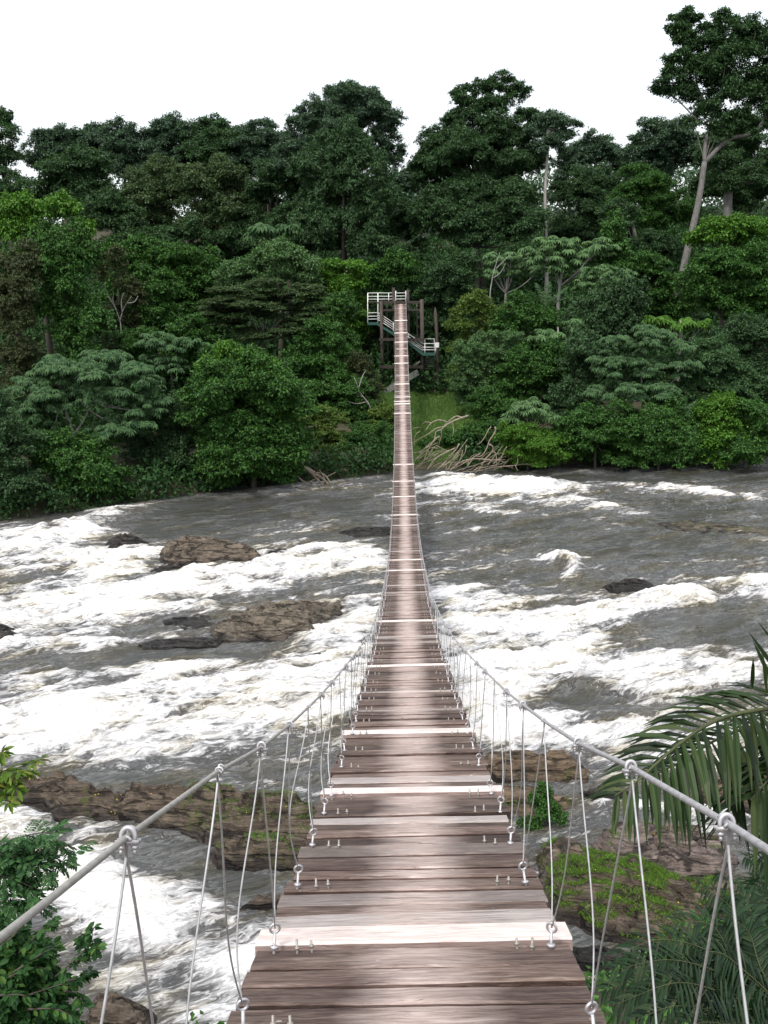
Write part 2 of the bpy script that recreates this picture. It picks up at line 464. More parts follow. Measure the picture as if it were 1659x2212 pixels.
for k in range(-1, nst):
    for s in (-1, 1):
        he = H0 + k * STEP
        if he > SPAN - .6: continue
        rr = random.Random(k * 7 + s)
        he += rr.uniform(-.05, .05)
        for wp in planks:      # eye bolts stand in the plank in front of a white one
            if wp[2][1] > .9 and wp[0] - .03 < he < wp[1] + .03: he = wp[0] - .07
        lat = s * (.545 + rr.uniform(-.012, .012))
        eb = np.array((lat, he, float(deck_z(he)) + .0))
        n = np.array((0, -float(deck_slope(he)), 1.)); n /= np.linalg.norm(n)
        n = n + np.array((rr.uniform(-.12, .12), rr.uniform(-.1, .1), 0))
        eye_c = eb + n * .078
        def eyeb(b, lod, eb=eb, n=n, eye_c=eye_c, rr=rr):
            a = rr.uniform(-.5, .5)
            b.tube(ring(eye_c, (math.sin(a), math.cos(a), 0), .0190, 0, 18 if lod else 7), .0054, 8 if lod else 4, cap=False)
            b.tube(np.array([eb - n * .06, eb, eb + n * .060]), .0062, 8 if lod else 4)
            if lod: b.tube(np.array([eb + n * .002, eb + n * .014]), .017, 6)
        put('eye_bolt', eyeb, GALV)
        # hanger rope: far clamp -> eye -> near clamp
        hf, pf = top_at(s, k + 1); hn, pn_ = top_at(s, k)
        if hf > SPAN: hf, pf = hn + .1, rail_pt(s, hn + .1)
        bow = rr.uniform(.005, .05 if s < 0 else .028) * (1 if rr.random() < .85 else 1.8) * min(1, float(rail_h(he)) / .6)
        if float(rail_h(he)) < .3: bow *= .3
        bo2 = rr.uniform(-.012, .03) * min(1, float(rail_h(he)) / .6)
        def rope(b, lod, pf=pf, pn_=pn_, eye_c=eye_c, bow=bow, bo2=bo2, s=s, rr=rr):
            nn = 26 if lod else 5
            tt = np.linspace(0, 1, nn)
            bott = eye_c + np.array((0, 0, .0))
            for top, bw, ly in ((pf, bow, .012), (pn_, bo2, -.012)):
                st = top + np.array((0, 0, -.012)) + np.array((s * .004, ly, 0))
                P = st + (bott - st) * tt[:, None]
                prof = np.sin(np.pi * tt ** 1.7) * (tt > 0)
                P[:, 0] += s * bw * prof
                P[:, 1] += (rr.uniform(-.5, .5)) * bw * np.sin(np.pi * tt) + rr.uniform(-.35, .35) * bw * np.sin(2 * np.pi * tt)
                if lod:   # loop over the hand cable
                    arch = [top + np.array((s * .0, ly * 1.4, 0)) + .0095 * np.array((-s * math.cos(a), 0, math.sin(a))) for a in np.linspace(.1, math.pi - .4, 7)][::-1]
                    P = np.vstack([arch[::-1][:5], P[1:]])
                b.tube(P, .0029 if lod else .005, 7 if lod else 4, 0)
        put('hanger_rope', rope, ROPE)
        if k % 1 == 0:
            kind = 'loop' if (k + (s > 0)) % 3 == 1 else 'clip'
            if k == 0: kind = 'clip'
            tg = rail_pt(s, hn + .05) - rail_pt(s, hn - .05)
            put('rope_clamp', lambda b, lod, c=pn_, tg=tg, kind=kind: make_clamp(b, c, tg, kind, lod), GALV)
        for j in (-1, 1):
            q = np.array((s * .43 + j * .028, he + rr.uniform(-.02, .02), float(deck_z(he))))
            def bolt(b, lod, q=q, rr=rr):
                v = np.array((rr.uniform(-.08, .08), -float(deck_slope(q[1])) * .8, 1.))
                b.tube(np.array([q - v * .06, q + v * (.036 + rr.uniform(-.012, .010))]), .0050, 6 if lod else 4)
                if lod: b.tube(np.array([q + v * .006, q + v * .014]), .0105, 6)
            put('deck_bolt', bolt, BOLT)
for kind, mt in (('rope_clamp', GALV), ('hanger_rope', ROPE), ('eye_bolt', GALV), ('deck_bolt', BOLT)):
    if stuffs[kind].n:
        tag(stuffs[kind].build(kind, mt, bridge, True, off=BO), 'far run of them along the bridge', kind='stuff')
# ---------------------------------------------------------------- ground and river
def shore_far(x):
    return np.interp(x, (-120, -60, -27, -13, 0, 12, 30, 60, 120), (52, 58, 70.5, 80, 85.5, 87.0, 89.5, 92, 97)) + 1.2 * fbm(np.asarray(x) * .12, np.asarray(x) * 0 + 3.3, 3)
def shore_near(x):
    return np.interp(x, (-120, -40, -12, -7, -4.5, 0, 3, 8, 20, 120), (30, 24, 18.5, 18.2, 19, 17.5, 20, 23, 25, 30)) + .8 * fbm(np.asarray(x) * .3, np.asarray(x) * 0 + 8.3, 3)
def terrain(x, y):
    x = np.asarray(x, float); y = np.asarray(y, float)
    d = y - shore_far(x)
    right = sstep(8, 40, x)
    hill = np.interp(d, (-4, 0, 1.2, 20, 45, 80, 120, 250, 600), (-1.6, -.35, .8, 4.3, 11.5, 21, 26, 30, 30))
    hill = hill + right * np.interp(d, (0, 6, 22, 60), (0, 1.5, 5, 4)) + np.where(d > 2, fbm(x * .06, y * .06, 3) * 1.2, 0)
    dn = shore_near(x) - y
    nb = np.interp(dn, (-4, 0, 1.5, 12, 30), (-1.6, -.3, .7, 3.2, 6)) + np.where(dn > 0, fbm(x * .4, y * .4, 4) * .35, 0)
    return np.maximum(hill, np.maximum(nb, -1.6))
xs = np.concatenate([np.arange(-400, -70, 22), np.arange(-70, 75, 1.1), np.arange(75, 420, 22)])
ys = np.concatenate([np.arange(-60, 0, 6), np.arange(0, 40, .8), np.arange(40, 68, 3.5), np.arange(68, 112, .9), np.arange(112, 200, 3), np.arange(200, 700, 25)])
X, Y = np.meshgrid(xs, ys)
V = np.stack([X, Y, terrain(X, Y)], -1).reshape(-1, 3)
def gridq(ny, nx):
    i, j = np.meshgrid(np.arange(ny - 1), np.arange(nx - 1), indexing='ij')
    return np.stack([i * nx + j, i * nx + j + 1, (i + 1) * nx + j + 1, (i + 1) * nx + j], -1).reshape(-1, 4)
t = NT('ground_soil'); n = t.noise(t.obj(), .8, 6.)
p = t.principled(t.ramp(n, [(.3, (.025, .022, .014)), (.55, (.05, .05, .024)), (.75, (.09, .075, .05))]), .95)
t.l(t.bump(n, .7, .2), p.inputs['Normal'])
tag(link('ground', mesh_np('ground', V, [gridq(len(ys), len(xs))], t.m, True)), kind='structure')

# foam plan: patches measured on the photograph and laid on the river (px, py, rx, ry, degrees, amount)
FOAM = [
 # far side
 (655, 1052, 120, 15, -8, .75), (300, 1085, 80, 8, -12, .45), (240, 1105, 90, 9, -14, .7), (170, 1150, 150, 24, -14, .85), (25, 1150, 45, 30, -10, .7), (60, 1200, 110, 30, -6, .5),
 (1080, 1045, 150, 14, 3, .85), (1170, 1075, 150, 15, 10, .8), (1000, 1060, 110, 14, 0, .6), (1430, 1053, 140, 7, 6, .65), (1580, 1070, 90, 6, 4, .5), (1300, 1100, 120, 7, 4, .25),
 (1020, 1100, 120, 10, 2, .25), (900, 1120, 60, 16, 0, .2), (1200, 1018, 120, 5, 0, .4),
 # around the two rocks
 (250, 1215, 105, 28, -8, 1.), (120, 1215, 90, 20, -5, .4), (285, 1165, 30, 16, 0, .6), (640, 1205, 75, 20, -6, 1.), (760, 1205, 80, 18, -8, .8), (640, 1245, 190, 15, -6, .85), (420, 1262, 160, 16, -5, .75),
 (200, 1290, 230, 22, -8, .75), (90, 1335, 170, 42, -6, 1.), (300, 1325, 150, 14, -5, .6), (520, 1280, 120, 9, -4, .6), (770, 1300, 60, 12, -6, .7), (720, 1375, 70, 14, -6, .8), (790, 1330, 50, 20, -10, .6), (280, 1385, 190, 10, -6, .5),
 # big pool of foam, left
 (120, 1460, 150, 40, -4, .5), (350, 1500, 280, 40, -6, .55), (260, 1570, 380, 62, -4, .95), (620, 1510, 180, 60, -12, .75), (520, 1440, 180, 22, -6, .45), (730, 1430, 80, 30, -14, .7), (60, 1620, 180, 30, 6, .75), (350, 1620, 150, 16, 8, .5),
 (610, 1700, 60, 12, 12, .5),
 # near channel, left
 (60, 1770, 130, 26, 10, .5), (150, 1850, 170, 40, 16, .8), (90, 1920, 130, 60, 10, .85), (260, 1960, 170, 60, 20, .95), (400, 2060, 160, 70, 24, .9), (330, 2140, 120, 60, 10, .6), (560, 2050, 60, 60, 0, .5), (430, 1850, 60, 22, 30, .4), (600, 1880, 40, 26, 20, .4), (500, 2180, 80, 40, 0, .7),
 # right of the bridge
 (1040, 1290, 130, 18, 4, .75), (1060, 1345, 130, 34, 3, 1.), (1170, 1400, 190, 42, 4, 1.), (1220, 1225, 40, 22, 20, .7), (1150, 1205, 60, 10, 4, .35), (1270, 1325, 120, 20, -10, .65), (1480, 1300, 240, 18, -10, .75), (1240, 1345, 90, 22, 0, .8),
 (1080, 1480, 150, 50, 2, 1.), (1290, 1470, 190, 34, 2, .95), (1480, 1420, 140, 22, -6, .6), (1450, 1500, 120, 18, -14, .75), (1600, 1440, 120, 26, -10, .55), (1090, 1560, 110, 30, 4, .9), (1250, 1590, 200, 22, 3, .95), (1440, 1570, 130, 20, -8, .65), (1600, 1560, 110, 40, -6, .55),
 (1320, 1690, 90, 10, 2, .5), (1520, 1755, 170, 10, 4, .6), (1340, 1745, 80, 8, 2, .6), (1400, 1640, 160, 16, 4, .4), (1590, 1650, 60, 40, 0, .6), (1260, 2070, 26, 12, 10, .6),
 (960, 1380, 60, 60, 0, .6), (980, 1550, 50, 60, 0, .6),
 # smooth dark tongues
 (430, 1115, 240, 30, -8, -.8), (1300, 1165, 340, 40, 2, -.28), (1350, 1028, 340, 12, 0, -.6), (1500, 1105, 200, 30, 3, -.3), (760, 1100, 90, 30, 0, -.25), (860, 1180, 60, 40, 0, -.2), (1500, 1345, 160, 26, -10, -.45), (1290, 1512, 170, 20, 2, -.75), (1570, 1395, 100, 18, -4, -.5), (250, 1420, 260, 18, -6, -.6), (520, 1405, 220, 12, 2, -.4),
 (500, 1650, 150, 22, 10, -.6), (330, 1690, 160, 14, 8, -.5), (480, 1880, 110, 40, 30, -.55), (1150, 1250, 120, 12, 4, -.3), (620, 1270, 60, 8, -6, -.2), (300, 1245, 60, 10, -8, -.25), (1380, 1540, 60, 10, 0, -.3), (340, 2090, 60, 20, 30, -.35), (350, 2170, 40, 12, 20, -.3),
]
def foam_plan(px, py):
    d = np.full(px.shape, .37)
    for cx, cy, rx, ry, a, amt in FOAM:
        c, s = math.cos(R(a)), math.sin(R(a))
        dx, dy = px - cx, py - cy
        u = (dx * c + dy * s) / rx; v = (-dx * s + dy * c) / ry
        q = u * u + v * v
        d = d + amt * np.exp(-q * .9) * (1. if amt < 0 else .86)
    return np.where(d > .7, .7 + .25 * np.tanh((d - .7) / .5), np.clip(d, .02, 1))
wx = np.concatenate([np.arange(-150, -44, 4), np.arange(-44, -22, .22), np.arange(-22, 26, .125), np.arange(26, 52, .22), np.arange(52, 150, 4)])
wy = [10.]
while wy[-1] < 100: wy.append(wy[-1] + .05 + .0019 * wy[-1])
wy = np.array(wy)
X, Y = np.meshgrid(wx, wy)
P0 = np.stack([X, Y, 0 * X], -1)
px, py, _ = project(P0.reshape(-1, 3)); px = px.reshape(X.shape); py = py.reshape(X.shape)
FA = R(24)
def flow(X, Y): return X * math.cos(FA) + Y * math.sin(FA), -X * math.sin(FA) + Y * math.cos(FA)
U, W = flow(X, Y)
q1 = fbm(U / 7, W / 3.5, 4); q2 = fbm(U / 6 + 40, W / 3 + 9, 4)
n1 = fbm(U / 4.6 + 1.1 * q1, W / 1.7 + 1.2 * q2, 6, .56)           # streaky turbulence
big = fbm(U / 9 + .6 * q2, W / 4.2 + .8 * q1, 3)
rid = 1 - np.abs(fbm(U / 3.4 + 1.4 * q2 + 20, W / 1.5 + 1.5 * q1, 5, .55)) * 2.2
wpx, wpy = px + 45 * q1 * np.clip((py - 900) / 500, .15, 1), py + 26 * q2 * np.clip((py - 900) / 500, .12, 1)
D = foam_plan(wpx, wpy)
edge = np.minimum(Y - shore_near(X), shore_far(X) - Y)
D = np.clip(D - .55 * np.exp(-np.clip(shore_far(X) - Y, 0, None) / 1.6), 0, 2)
foam = D + .72 * n1 + .22 * (rid - .6) + .14 * big
rough_w = np.clip(D, .12, 1)
far_fade = np.interp(Y, (20, 60, 90), (1., 1., .75))
H = (.5 * big + .52 * n1 * rough_w + .16 * rid * rough_w + .05 * fbm(U * 1.1, W * 2.2, 4)) * far_fade * (.35 + .75 * rough_w) + .18 * (D - .3)
H += (.05 + .16 * np.clip(D, 0, 1)) * fbm(U * .9 + 3 * q1, W * 2.0 + q2, 4, .6)
for cx, cy, rx, ry, a, amt in ((1480, 1292, 260, 12, -10, .55), (1210, 1480, 200, 22, 3, .4), (130, 1150, 190, 16, -14, .6), (1080, 1042, 160, 8, 3, .5), (620, 1236, 190, 10, -6, .4), (260, 1540, 380, 26, -4, .45), (1250, 1580, 200, 14, 3, .35), (560, 1660, 200, 14, 10, -.3), (1290, 1515, 170, 14, 2, -.3), (430, 1240, 90, 10, -5, .35), (1220, 1218, 40, 10, 20, .5)):
    c, s = math.cos(R(a)), math.sin(R(a)); dx, dy = wpx - cx, wpy - cy
    H += amt * np.exp(-(((dx * c + dy * s) / rx) ** 2 + ((-dx * s + dy * c) / ry) ** 2))
edge = np.minimum(Y - shore_near(X), shore_far(X) - Y)
H *= np.clip((edge + 1) / 5, .25, 1)
V = np.stack([X, Y, H], -1).reshape(-1, 3)
def water_mat():
    t = NT('river_water'); o = t.obj()
    a = t.attr('foam').outputs['Fac']
    rot = t.mapping(o, (1, 1, 1), (0, 0, -FA))
    st = t.mapping(rot, (.55, 1.5, 1.))
    warp = t.n('ShaderNodeTexNoise'); t.l(st, warp.inputs['Vector']); warp.inputs['Scale'].default_value = .9; warp.inputs['Detail'].default_value = 3
    ad = t.n('ShaderNodeVectorMath'); ad.operation = 'MULTIPLY_ADD'; t.l(warp.outputs['Color'], ad.inputs[0]); ad.inputs[1].default_value = (1.3, 1.3, 0); t.l(st, ad.inputs[2])
    f1 = t.noise(ad.outputs[0], 2.1, 9., .60)
    f2 = t.noise(t.mapping(rot, (1.2, 5., 1.)), 1.4, 7., .62, .6)
    f = t.math('ADD', a, t.math('MULTIPLY', t.math('SUBTRACT', f1, .5), 1.25))
    f = t.math('ADD', f, t.math('MULTIPLY', t.math('SUBTRACT', f2, .5), .55))
    f3 = t.noise(t.mapping(rot, (4., 10., 3.)), 1.3, 8., .72, .5)
    f = t.math('ADD', f, t.math('MULTIPLY', t.math('SUBTRACT', f3, .5), .46))
    rd = t.noise(t.mapping(ad.outputs[0], (1., 1.5, 1.)), 1.9, 6., .6, .8)
    rd = t.math('SUBTRACT', 1., t.math('MULTIPLY', t.math('ABSOLUTE', t.math('SUBTRACT', rd, .5)), 9.), True)      # white threads of foam drawn out by the current
    f = t.math('ADD', f, t.math('MULTIPLY', t.math('MULTIPLY', rd, rd), t.ramp(a, [(.15, .05), (.45, .26)])))
    cream = t.noise(ad.outputs[0], .5, 4., .6)
    fs = t.math('MULTIPLY', f, .70)
    cold = t.ramp(fs, [(.08, (.058, .061, .059)), (.22, (.112, .116, .116)), (.36, (.195, .198, .199)), (.47, (.275, .275, .275)), (.60, (.46, .46, .465)), (.76, (.86, .86, .87))])
    warm = t.ramp(fs, [(.10, (.042, .040, .029)), (.24, (.090, .084, .062)), (.36, (.180, .164, .120)), (.47, (.285, .260, .200)), (.60, (.47, .437, .362)), (.78, (.86, .84, .79))])
    col = t.mix(t.ramp(cream, [(.45, 0.), (.63, 1.)]), cold, warm)
    k = t.ramp(fs, [(.28, 0.), (.5, 1.)])
    p = t.principled(col, t.ramp(fs, [(.2, .05), (.38, .12), (.54, .7)]), IOR=1.36)
    rip = t.noise(t.mapping(rot, (.8, 3.2, 1.)), 1.5, 5., .58, .3)
    hw = t.math('ADD', t.math('MULTIPLY', rip, .19), t.math('MULTIPLY', f2, .07))
    hf = t.math('ADD', t.math('MULTIPLY', f1, .30), t.math('MULTIPLY', f3, .11))
    t.l(t.bump(t.math('ADD', hw, t.math('MULTIPLY', hf, k)), 1., 1.), p.inputs['Normal'])
    return t.m
WATER = water_mat()
tag(link('river_water', mesh_np('river_water', V, [gridq(len(wy), len(wx))], WATER, True, {'foam': foam.ravel()})), kind='structure')
def foam_at(x, y): pass

# ---------------------------------------------------------------- rocks
def rock_mat(name, a, b, wet=.30, moss=0.):
    t = NT(name); o = t.obj()
    n = t.noise(t.mapping(o, (1, 1, 2.5)), 1.5, 9., .68)
    st = t.noise(t.mapping(o, (.35, 2.6, 9.), (.2, .08, .22)), 1.9, 7., .62, .5)
    vo = t.n('ShaderNodeTexVoronoi'); vo.feature = 'DISTANCE_TO_EDGE'; t.l(t.mapping(o, (.32, 1.1, 2.5), (.2, .1, .3)), vo.inputs['Vector']); vo.inputs['Scale'].default_value = 1.1
    wv = t.math('ADD', vo.outputs['Distance'], t.math('MULTIPLY', t.math('SUBTRACT', n, .5), .35))
    crack = t.ramp(wv, [(.0, 1.), (.055, 0.)])
    m_ = t.math('ADD', t.math('MULTIPLY', n, .5), t.math('MULTIPLY', st, .5))
    c = t.ramp(m_, [(.36, tuple(x * .30 for x in a)), (.46, tuple(x * .8 for x in a)), (.55, tuple((x + y) / 2 for x, y in zip(a, b))), (.66, b), (.74, tuple(min(1, x * 1.3) for x in b))])
    c = t.mix(t.math('MULTIPLY', crack, .8), c, t.mix(1., c, (.2, .19, .18), 'MULTIPLY'))
    sep = t.n('ShaderNodeSeparateXYZ'); t.l(o, sep.inputs[0])
    zz = t.math('ADD', sep.outputs[2], t.math('MULTIPLY', t.math('SUBTRACT', n, .5), .7))
    dark = t.ramp(zz, [(max(wet - .12, 0.), 1.), (wet + .12, 0.)])
    c = t.mix(dark, c, t.mix(1., c, (.26, .25, .26), 'MULTIPLY'))
    if moss > 0:
        mn = t.noise(o, 1.1, 6., .7)
        c = t.mix(t.ramp(mn, [(.66 - moss * .2, 0.), (.74 - moss * .2, .9)]), c, (.06, .07, .018))
    r = t.ramp(dark, [(0., .8), (1., .32)])
    p = t.principled(c, r, Specular_IOR_Level=.35)
    h = t.math('ADD', t.math('MULTIPLY', n, .6), t.math('SUBTRACT', t.math('MULTIPLY', st, .8), t.math('MULTIPLY', crack, .5)))
    t.l(t.bump(h, 1., .16), p.inputs['Normal'])
    return t.m
ROCK = {'brown': rock_mat('rock_brown', (.095, .075, .056), (.215, .175, .135)),
        'slab': rock_mat('rock_slab', (.105, .088, .066), (.235, .20, .155), .25, .2),
        'dark': rock_mat('rock_dark', (.040, .034, .029), (.10, .083, .068), .4),
        'near': rock_mat('rock_near', (.07, .052, .038), (.175, .138, .102), .25, .4),
        'tan': rock_mat('rock_tan', (.10, .07, .045), (.21, .155, .105), .16, .3),
        'purple': rock_mat('rock_purple', (.11, .085, .075), (.25, .20, .178), .15, .2),
        'moss': rock_mat('rock_mossy', (.07, .06, .045), (.14, .118, .085), .05, .6)}
rock_fields = []
def rock(label, poly, height, mat, group=None, cat='rock', strata=.16, tilt=(.12, .25), seed=0, edge=1.0, name='rock', res=90, hk=1.45):
    W_ = np.array([on_z(x, y, .05)[:2] for x, y in poly])
    lo, hi = W_.min(0) - .5, W_.max(0) + .5
    step = max((hi - lo).max() / (res * 1.6), .05)
    gx = np.arange(lo[0], hi[0], step); gy = np.arange(lo[1], hi[1], step)
    GX, GY = np.meshgrid(gx, gy)
    wx_ = GX + .22 * edge * fbm(GX * .9 + seed, GY * .9, 4); wy_ = GY + .22 * edge * fbm(GX * .9 + 70 + seed, GY * .9, 4)
    ins = np.zeros(GX.shape, bool); dist = np.full(GX.shape, 1e9)
    n = len(W_)
    for i in range(n):
        a, b = W_[i], W_[(i + 1) % n]
        cnd = ((a[1] > wy_) != (b[1] > wy_)) & (wx_ < (b[0] - a[0]) * (wy_ - a[1]) / (b[1] - a[1] + 1e-12) + a[0])
        ins ^= cnd
        ab = b - a; tt = np.clip(((wx_ - a[0]) * ab[0] + (wy_ - a[1]) * ab[1]) / (ab @ ab), 0, 1)
        dist = np.minimum(dist, np.hypot(wx_ - a[0] - tt * ab[0], wy_ - a[1] - tt * ab[1]))
    sd = np.where(ins, dist, -dist)
    sz = max(np.sort(hi - lo)[0] * .35, .25)
    height = height * hk
    base = height * (1 - np.exp(-np.clip(sd, 0, None) / (sz * .30)))
    lum = fbm(GX / (sz * 1.5) + seed * 1.7, GY / (sz * 1.0) + seed, 5, .55)
    rg = 1 - np.abs(fbm(GX * .55 + seed, GY * 1.1 + .4 * GX + seed, 4, .55)) * 2.6
    Z = base * (1 + .6 * lum - .42 * np.clip(rg, 0, 1) ** 3)
    ph = (Z + tilt[0] * GX + tilt[1] * GY + .3 * fbm(GX * .4 + 9, GY * .5 + seed, 3)) / strata
    fr = ph - np.floor(ph)
    Z = Z + strata * .95 * (sstep(.45, .95, fr) - fr) * sstep(.0, .25, sd)
    Z = np.where(sd > 0, Z + .04, np.clip(sd * 1.6, -1.2, 0) + .04)
    Z += .035 * fbm(GX * 2.2, GY * 2.6 + seed, 3) * sstep(0, .3, sd)
    keep = sd > -.75
    idx = -np.ones(GX.shape, int); idx[keep] = np.arange(keep.sum())
    q = gridq(len(gy), len(gx)); fl = idx.ravel()[q]; fl = fl[(fl >= 0).all(1)]
    c = W_.mean(0)
    V = np.stack([GX - c[0], GY - c[1], Z], -1)[keep]
    o = link(name, mesh_np(name, V, [fl], ROCK[mat], True), None, (c[0], c[1], 0))
    tag(o, label, cat, group)
    rock_fields.append((lo, step, Z, sd))
    return (gx, gy, Z, sd)
GR = 'rocks standing in the rapids'
rock('brown humped boulder with pitted holes above the white chute', [(342, 1196), (352, 1184), (420, 1182), (500, 1186), (560, 1198), (576, 1214), (520, 1222), (440, 1222), (380, 1228), (345, 1216)], .8, 'brown', GR, seed=1, strata=.2)
rock('wide layered brown slab tilting to the left, largest rock out in the rapids', [(455, 1352), (520, 1326), (570, 1312), (680, 1308), (745, 1310), (752, 1330), (700, 1348), (690, 1376), (600, 1386), (500, 1386), (450, 1376)], .55, 'slab', GR, seed=2, strata=.24, tilt=(.25, .3))
rock('black wet rock with water pouring past it, beside the pitted boulder', [(228, 1176), (250, 1162), (300, 1160), (318, 1172), (262, 1184), (235, 1188)], .36, 'dark', GR, seed=3)
rock('low dark reef awash just left of the bridge', [(733, 1150), (770, 1140), (838, 1137), (842, 1152), (790, 1160), (745, 1158)], .3, 'dark', GR, seed=4, hk=.6)
rock('small dark wet rock alone in the grey water right of the bridge', [(1305, 1268), (1345, 1256), (1395, 1254), (1408, 1264), (1390, 1274), (1330, 1278)], .3, 'dark', GR, seed=5)
rock('flat mossy shoal barely above the far grey water', [(1425, 1130), (1480, 1122), (1560, 1130), (1640, 1138), (1700, 1146), (1690, 1158), (1560, 1152), (1460, 1144)], .22, 'moss', GR, seed=6, hk=.6)
rock('black rock cut off by the edge, in white water', [(-40, 1362), (10, 1352), (38, 1362), (42, 1382), (0, 1390), (-40, 1390)], .3, 'dark', GR, seed=7)
rock('row of little black stones trailing off the layered slab', [(300, 1390), (340, 1380), (440, 1376), (480, 1382), (470, 1394), (380, 1396), (310, 1398)], .22, 'dark', GR, seed=8, hk=.6)
rock('dark wet ledge under the pitted boulder', [(320, 1236), (345, 1222), (400, 1222), (470, 1224), (420, 1238), (350, 1244)], .35, 'dark', GR, seed=9, hk=.6)
rock('dark ledge with a curtain of falling water right of the pitted boulder', [(572, 1196), (600, 1186), (650, 1188), (640, 1204), (590, 1206)], .35, 'dark', GR, seed=10, hk=.6)
rock('dark wet spur reaching left from the layered slab', [(350, 1340), (420, 1326), (480, 1330), (470, 1352), (400, 1358)], .3, 'dark', GR, seed=11, hk=.6)
rock('dark boil rock in the foam below the layered slab', [(655, 1418), (700, 1404), (740, 1406), (735, 1420), (690, 1428)], .3, 'dark', GR, seed=12, hk=.6)
GN = 'rocks of the near bank'
RL = rock('long dark brown ledge with moss and pools, between the channel and the foam', [(-20, 1700), (60, 1690), (150, 1692), (230, 1712), (360, 1722), (470, 1722), (560, 1730), (650, 1740), (720, 1770), (740, 1830), (660, 1830), (560, 1830), (470, 1826), (420, 1800), (330, 1782), (220, 1770), (130, 1768), (90, 1744), (0, 1740)], .75, 'near', GN, seed=20, strata=.3, res=150, tilt=(.05, .3))
RL2 = rock('rounded brown block stepping down from the mossy ledge under the deck', [(455, 1838), (520, 1822), (620, 1824), (700, 1836), (720, 1862), (640, 1876), (540, 1872), (470, 1866)], .55, 'near', GN, seed=21, strata=.3)
rock('small mossy brown rock at the left edge of the deck', [(515, 1962), (550, 1948), (590, 1940), (640, 1950), (640, 1972), (560, 1972)], .3, 'near', GN, seed=22)
RT = rock('smooth tan slab running out to the right from under the deck', [(1000, 1664), (1060, 1640), (1140, 1640), (1230, 1654), (1278, 1672), (1265, 1690), (1180, 1690), (1090, 1686), (1000, 1684)], .5, 'tan', GN, seed=23)
RT2 = rock('tan rock with yellow weed behind the green bush', [(1000, 1730), (1060, 1706), (1110, 1700), (1200, 1722), (1245, 1740), (1220, 1768), (1140, 1772), (1040, 1762)], .4, 'tan', GN, seed=24)
RP = rock('broad purple grey slab in the shade of the hanging palm frond', [(1280, 1830), (1310, 1802), (1400, 1792), (1500, 1800), (1570, 1826), (1600, 1862), (1560, 1900), (1450, 1900), (1340, 1890), (1290, 1868)], .6, 'purple', GN, seed=25, strata=.3, res=120)
RM = rock('ledge covered in bright grass right beside the deck', [(1150, 1860), (1180, 1826), (1280, 1846), (1400, 1880), (1500, 1900), (1620, 1920), (1700, 1990), (1640, 2080), (1480, 2080), (1380, 2050), (1280, 2016), (1210, 1980), (1170, 1930)], .65, 'near', GN, seed=26, strata=.26, res=150)
rock('reddish brown rock far behind the palm frond', [(1480, 1716), (1540, 1690), (1640, 1680), (1720, 1690), (1720, 1750), (1600, 1756), (1500, 1744)], .5, 'tan', GN, seed=27)
rock('dark rock awash between the tan slab and the palm', [(1250, 1716), (1290, 1706), (1360, 1712), (1390, 1728), (1330, 1738), (1265, 1734)], .25, 'dark', GN, seed=28)
RB = rock('brown boulder at the foot of the leafy shrub', [(150, 2280), (200, 2170), (270, 2165), (330, 2200), (340, 2290), (240, 2330)], .6, 'near', GN, seed=29)
rock('dark low ledge at the water beside the lower palm', [(1180, 2066), (1220, 2040), (1330, 2052), (1420, 2086), (1440, 2130), (1330, 2120), (1230, 2092)], .22, 'dark', GN, seed=30)
def rock_z(f, x, y):
    gx, gy, Z, sd = f
    i = np.clip(np.round((y - gy[0]) / (gy[1] - gy[0])).astype(int), 0, len(gy) - 1); j = np.clip(np.round((x - gx[0]) / (gx[1] - gx[0])).astype(int), 0, len(gx) - 1)
    return Z[i, j], sd[i, j]
# ---------------------------------------------------------------- foliage
def unit(a): return a / (np.linalg.norm(a, axis=-1, keepdims=True) + 1e-9)
def leaf_geo(P, D, N, L, W, hexa=False, droop=.12):
    n = len(P); D = unit(D); S = unit(np.cross(D, N)); N = np.cross(S, D)
    L = np.broadcast_to(L, (n,))[:, None]; W = np.broadcast_to(W, (n,))[:, None]
    dn = np.array((0, 0, -1.)) * droop
    if hexa:
        V = np.stack([P, P + D * L * .3 + S * W * .42 + N * L * .05, P + D * L * .68 + S * W * .38 + N * L * .04 + dn * L * .4, P + D * L + dn * L,
                      P + D * L * .68 - S * W * .38 + N * L * .04 + dn * L * .4, P + D * L * .3 - S * W * .42 + N * L * .05], 1).reshape(-1, 3)
        b = np.arange(n)[:, None] * 6
        F = np.vstack([b + np.array((0, 1, 2, 3)), b + np.array((0, 3, 4, 5))])
    else:
        V = np.stack([P, P + D * L * .5 + S * W * .5 + N * L * .06, P + D * L + dn * L, P + D * L * .5 - S * W * .5 + N * L * .06], 1).reshape(-1, 3)
        F = np.arange(n)[:, None] * 4 + np.arange(4)
    return V, F
def rdir(n, zmin=-1.):
    v = rng.normal(size=(int(n * 2.2) + 20, 3)); v = unit(v); v = v[v[:, 2] > zmin]
    while len(v) < n: v = np.vstack([v, v])
    return v[:n]
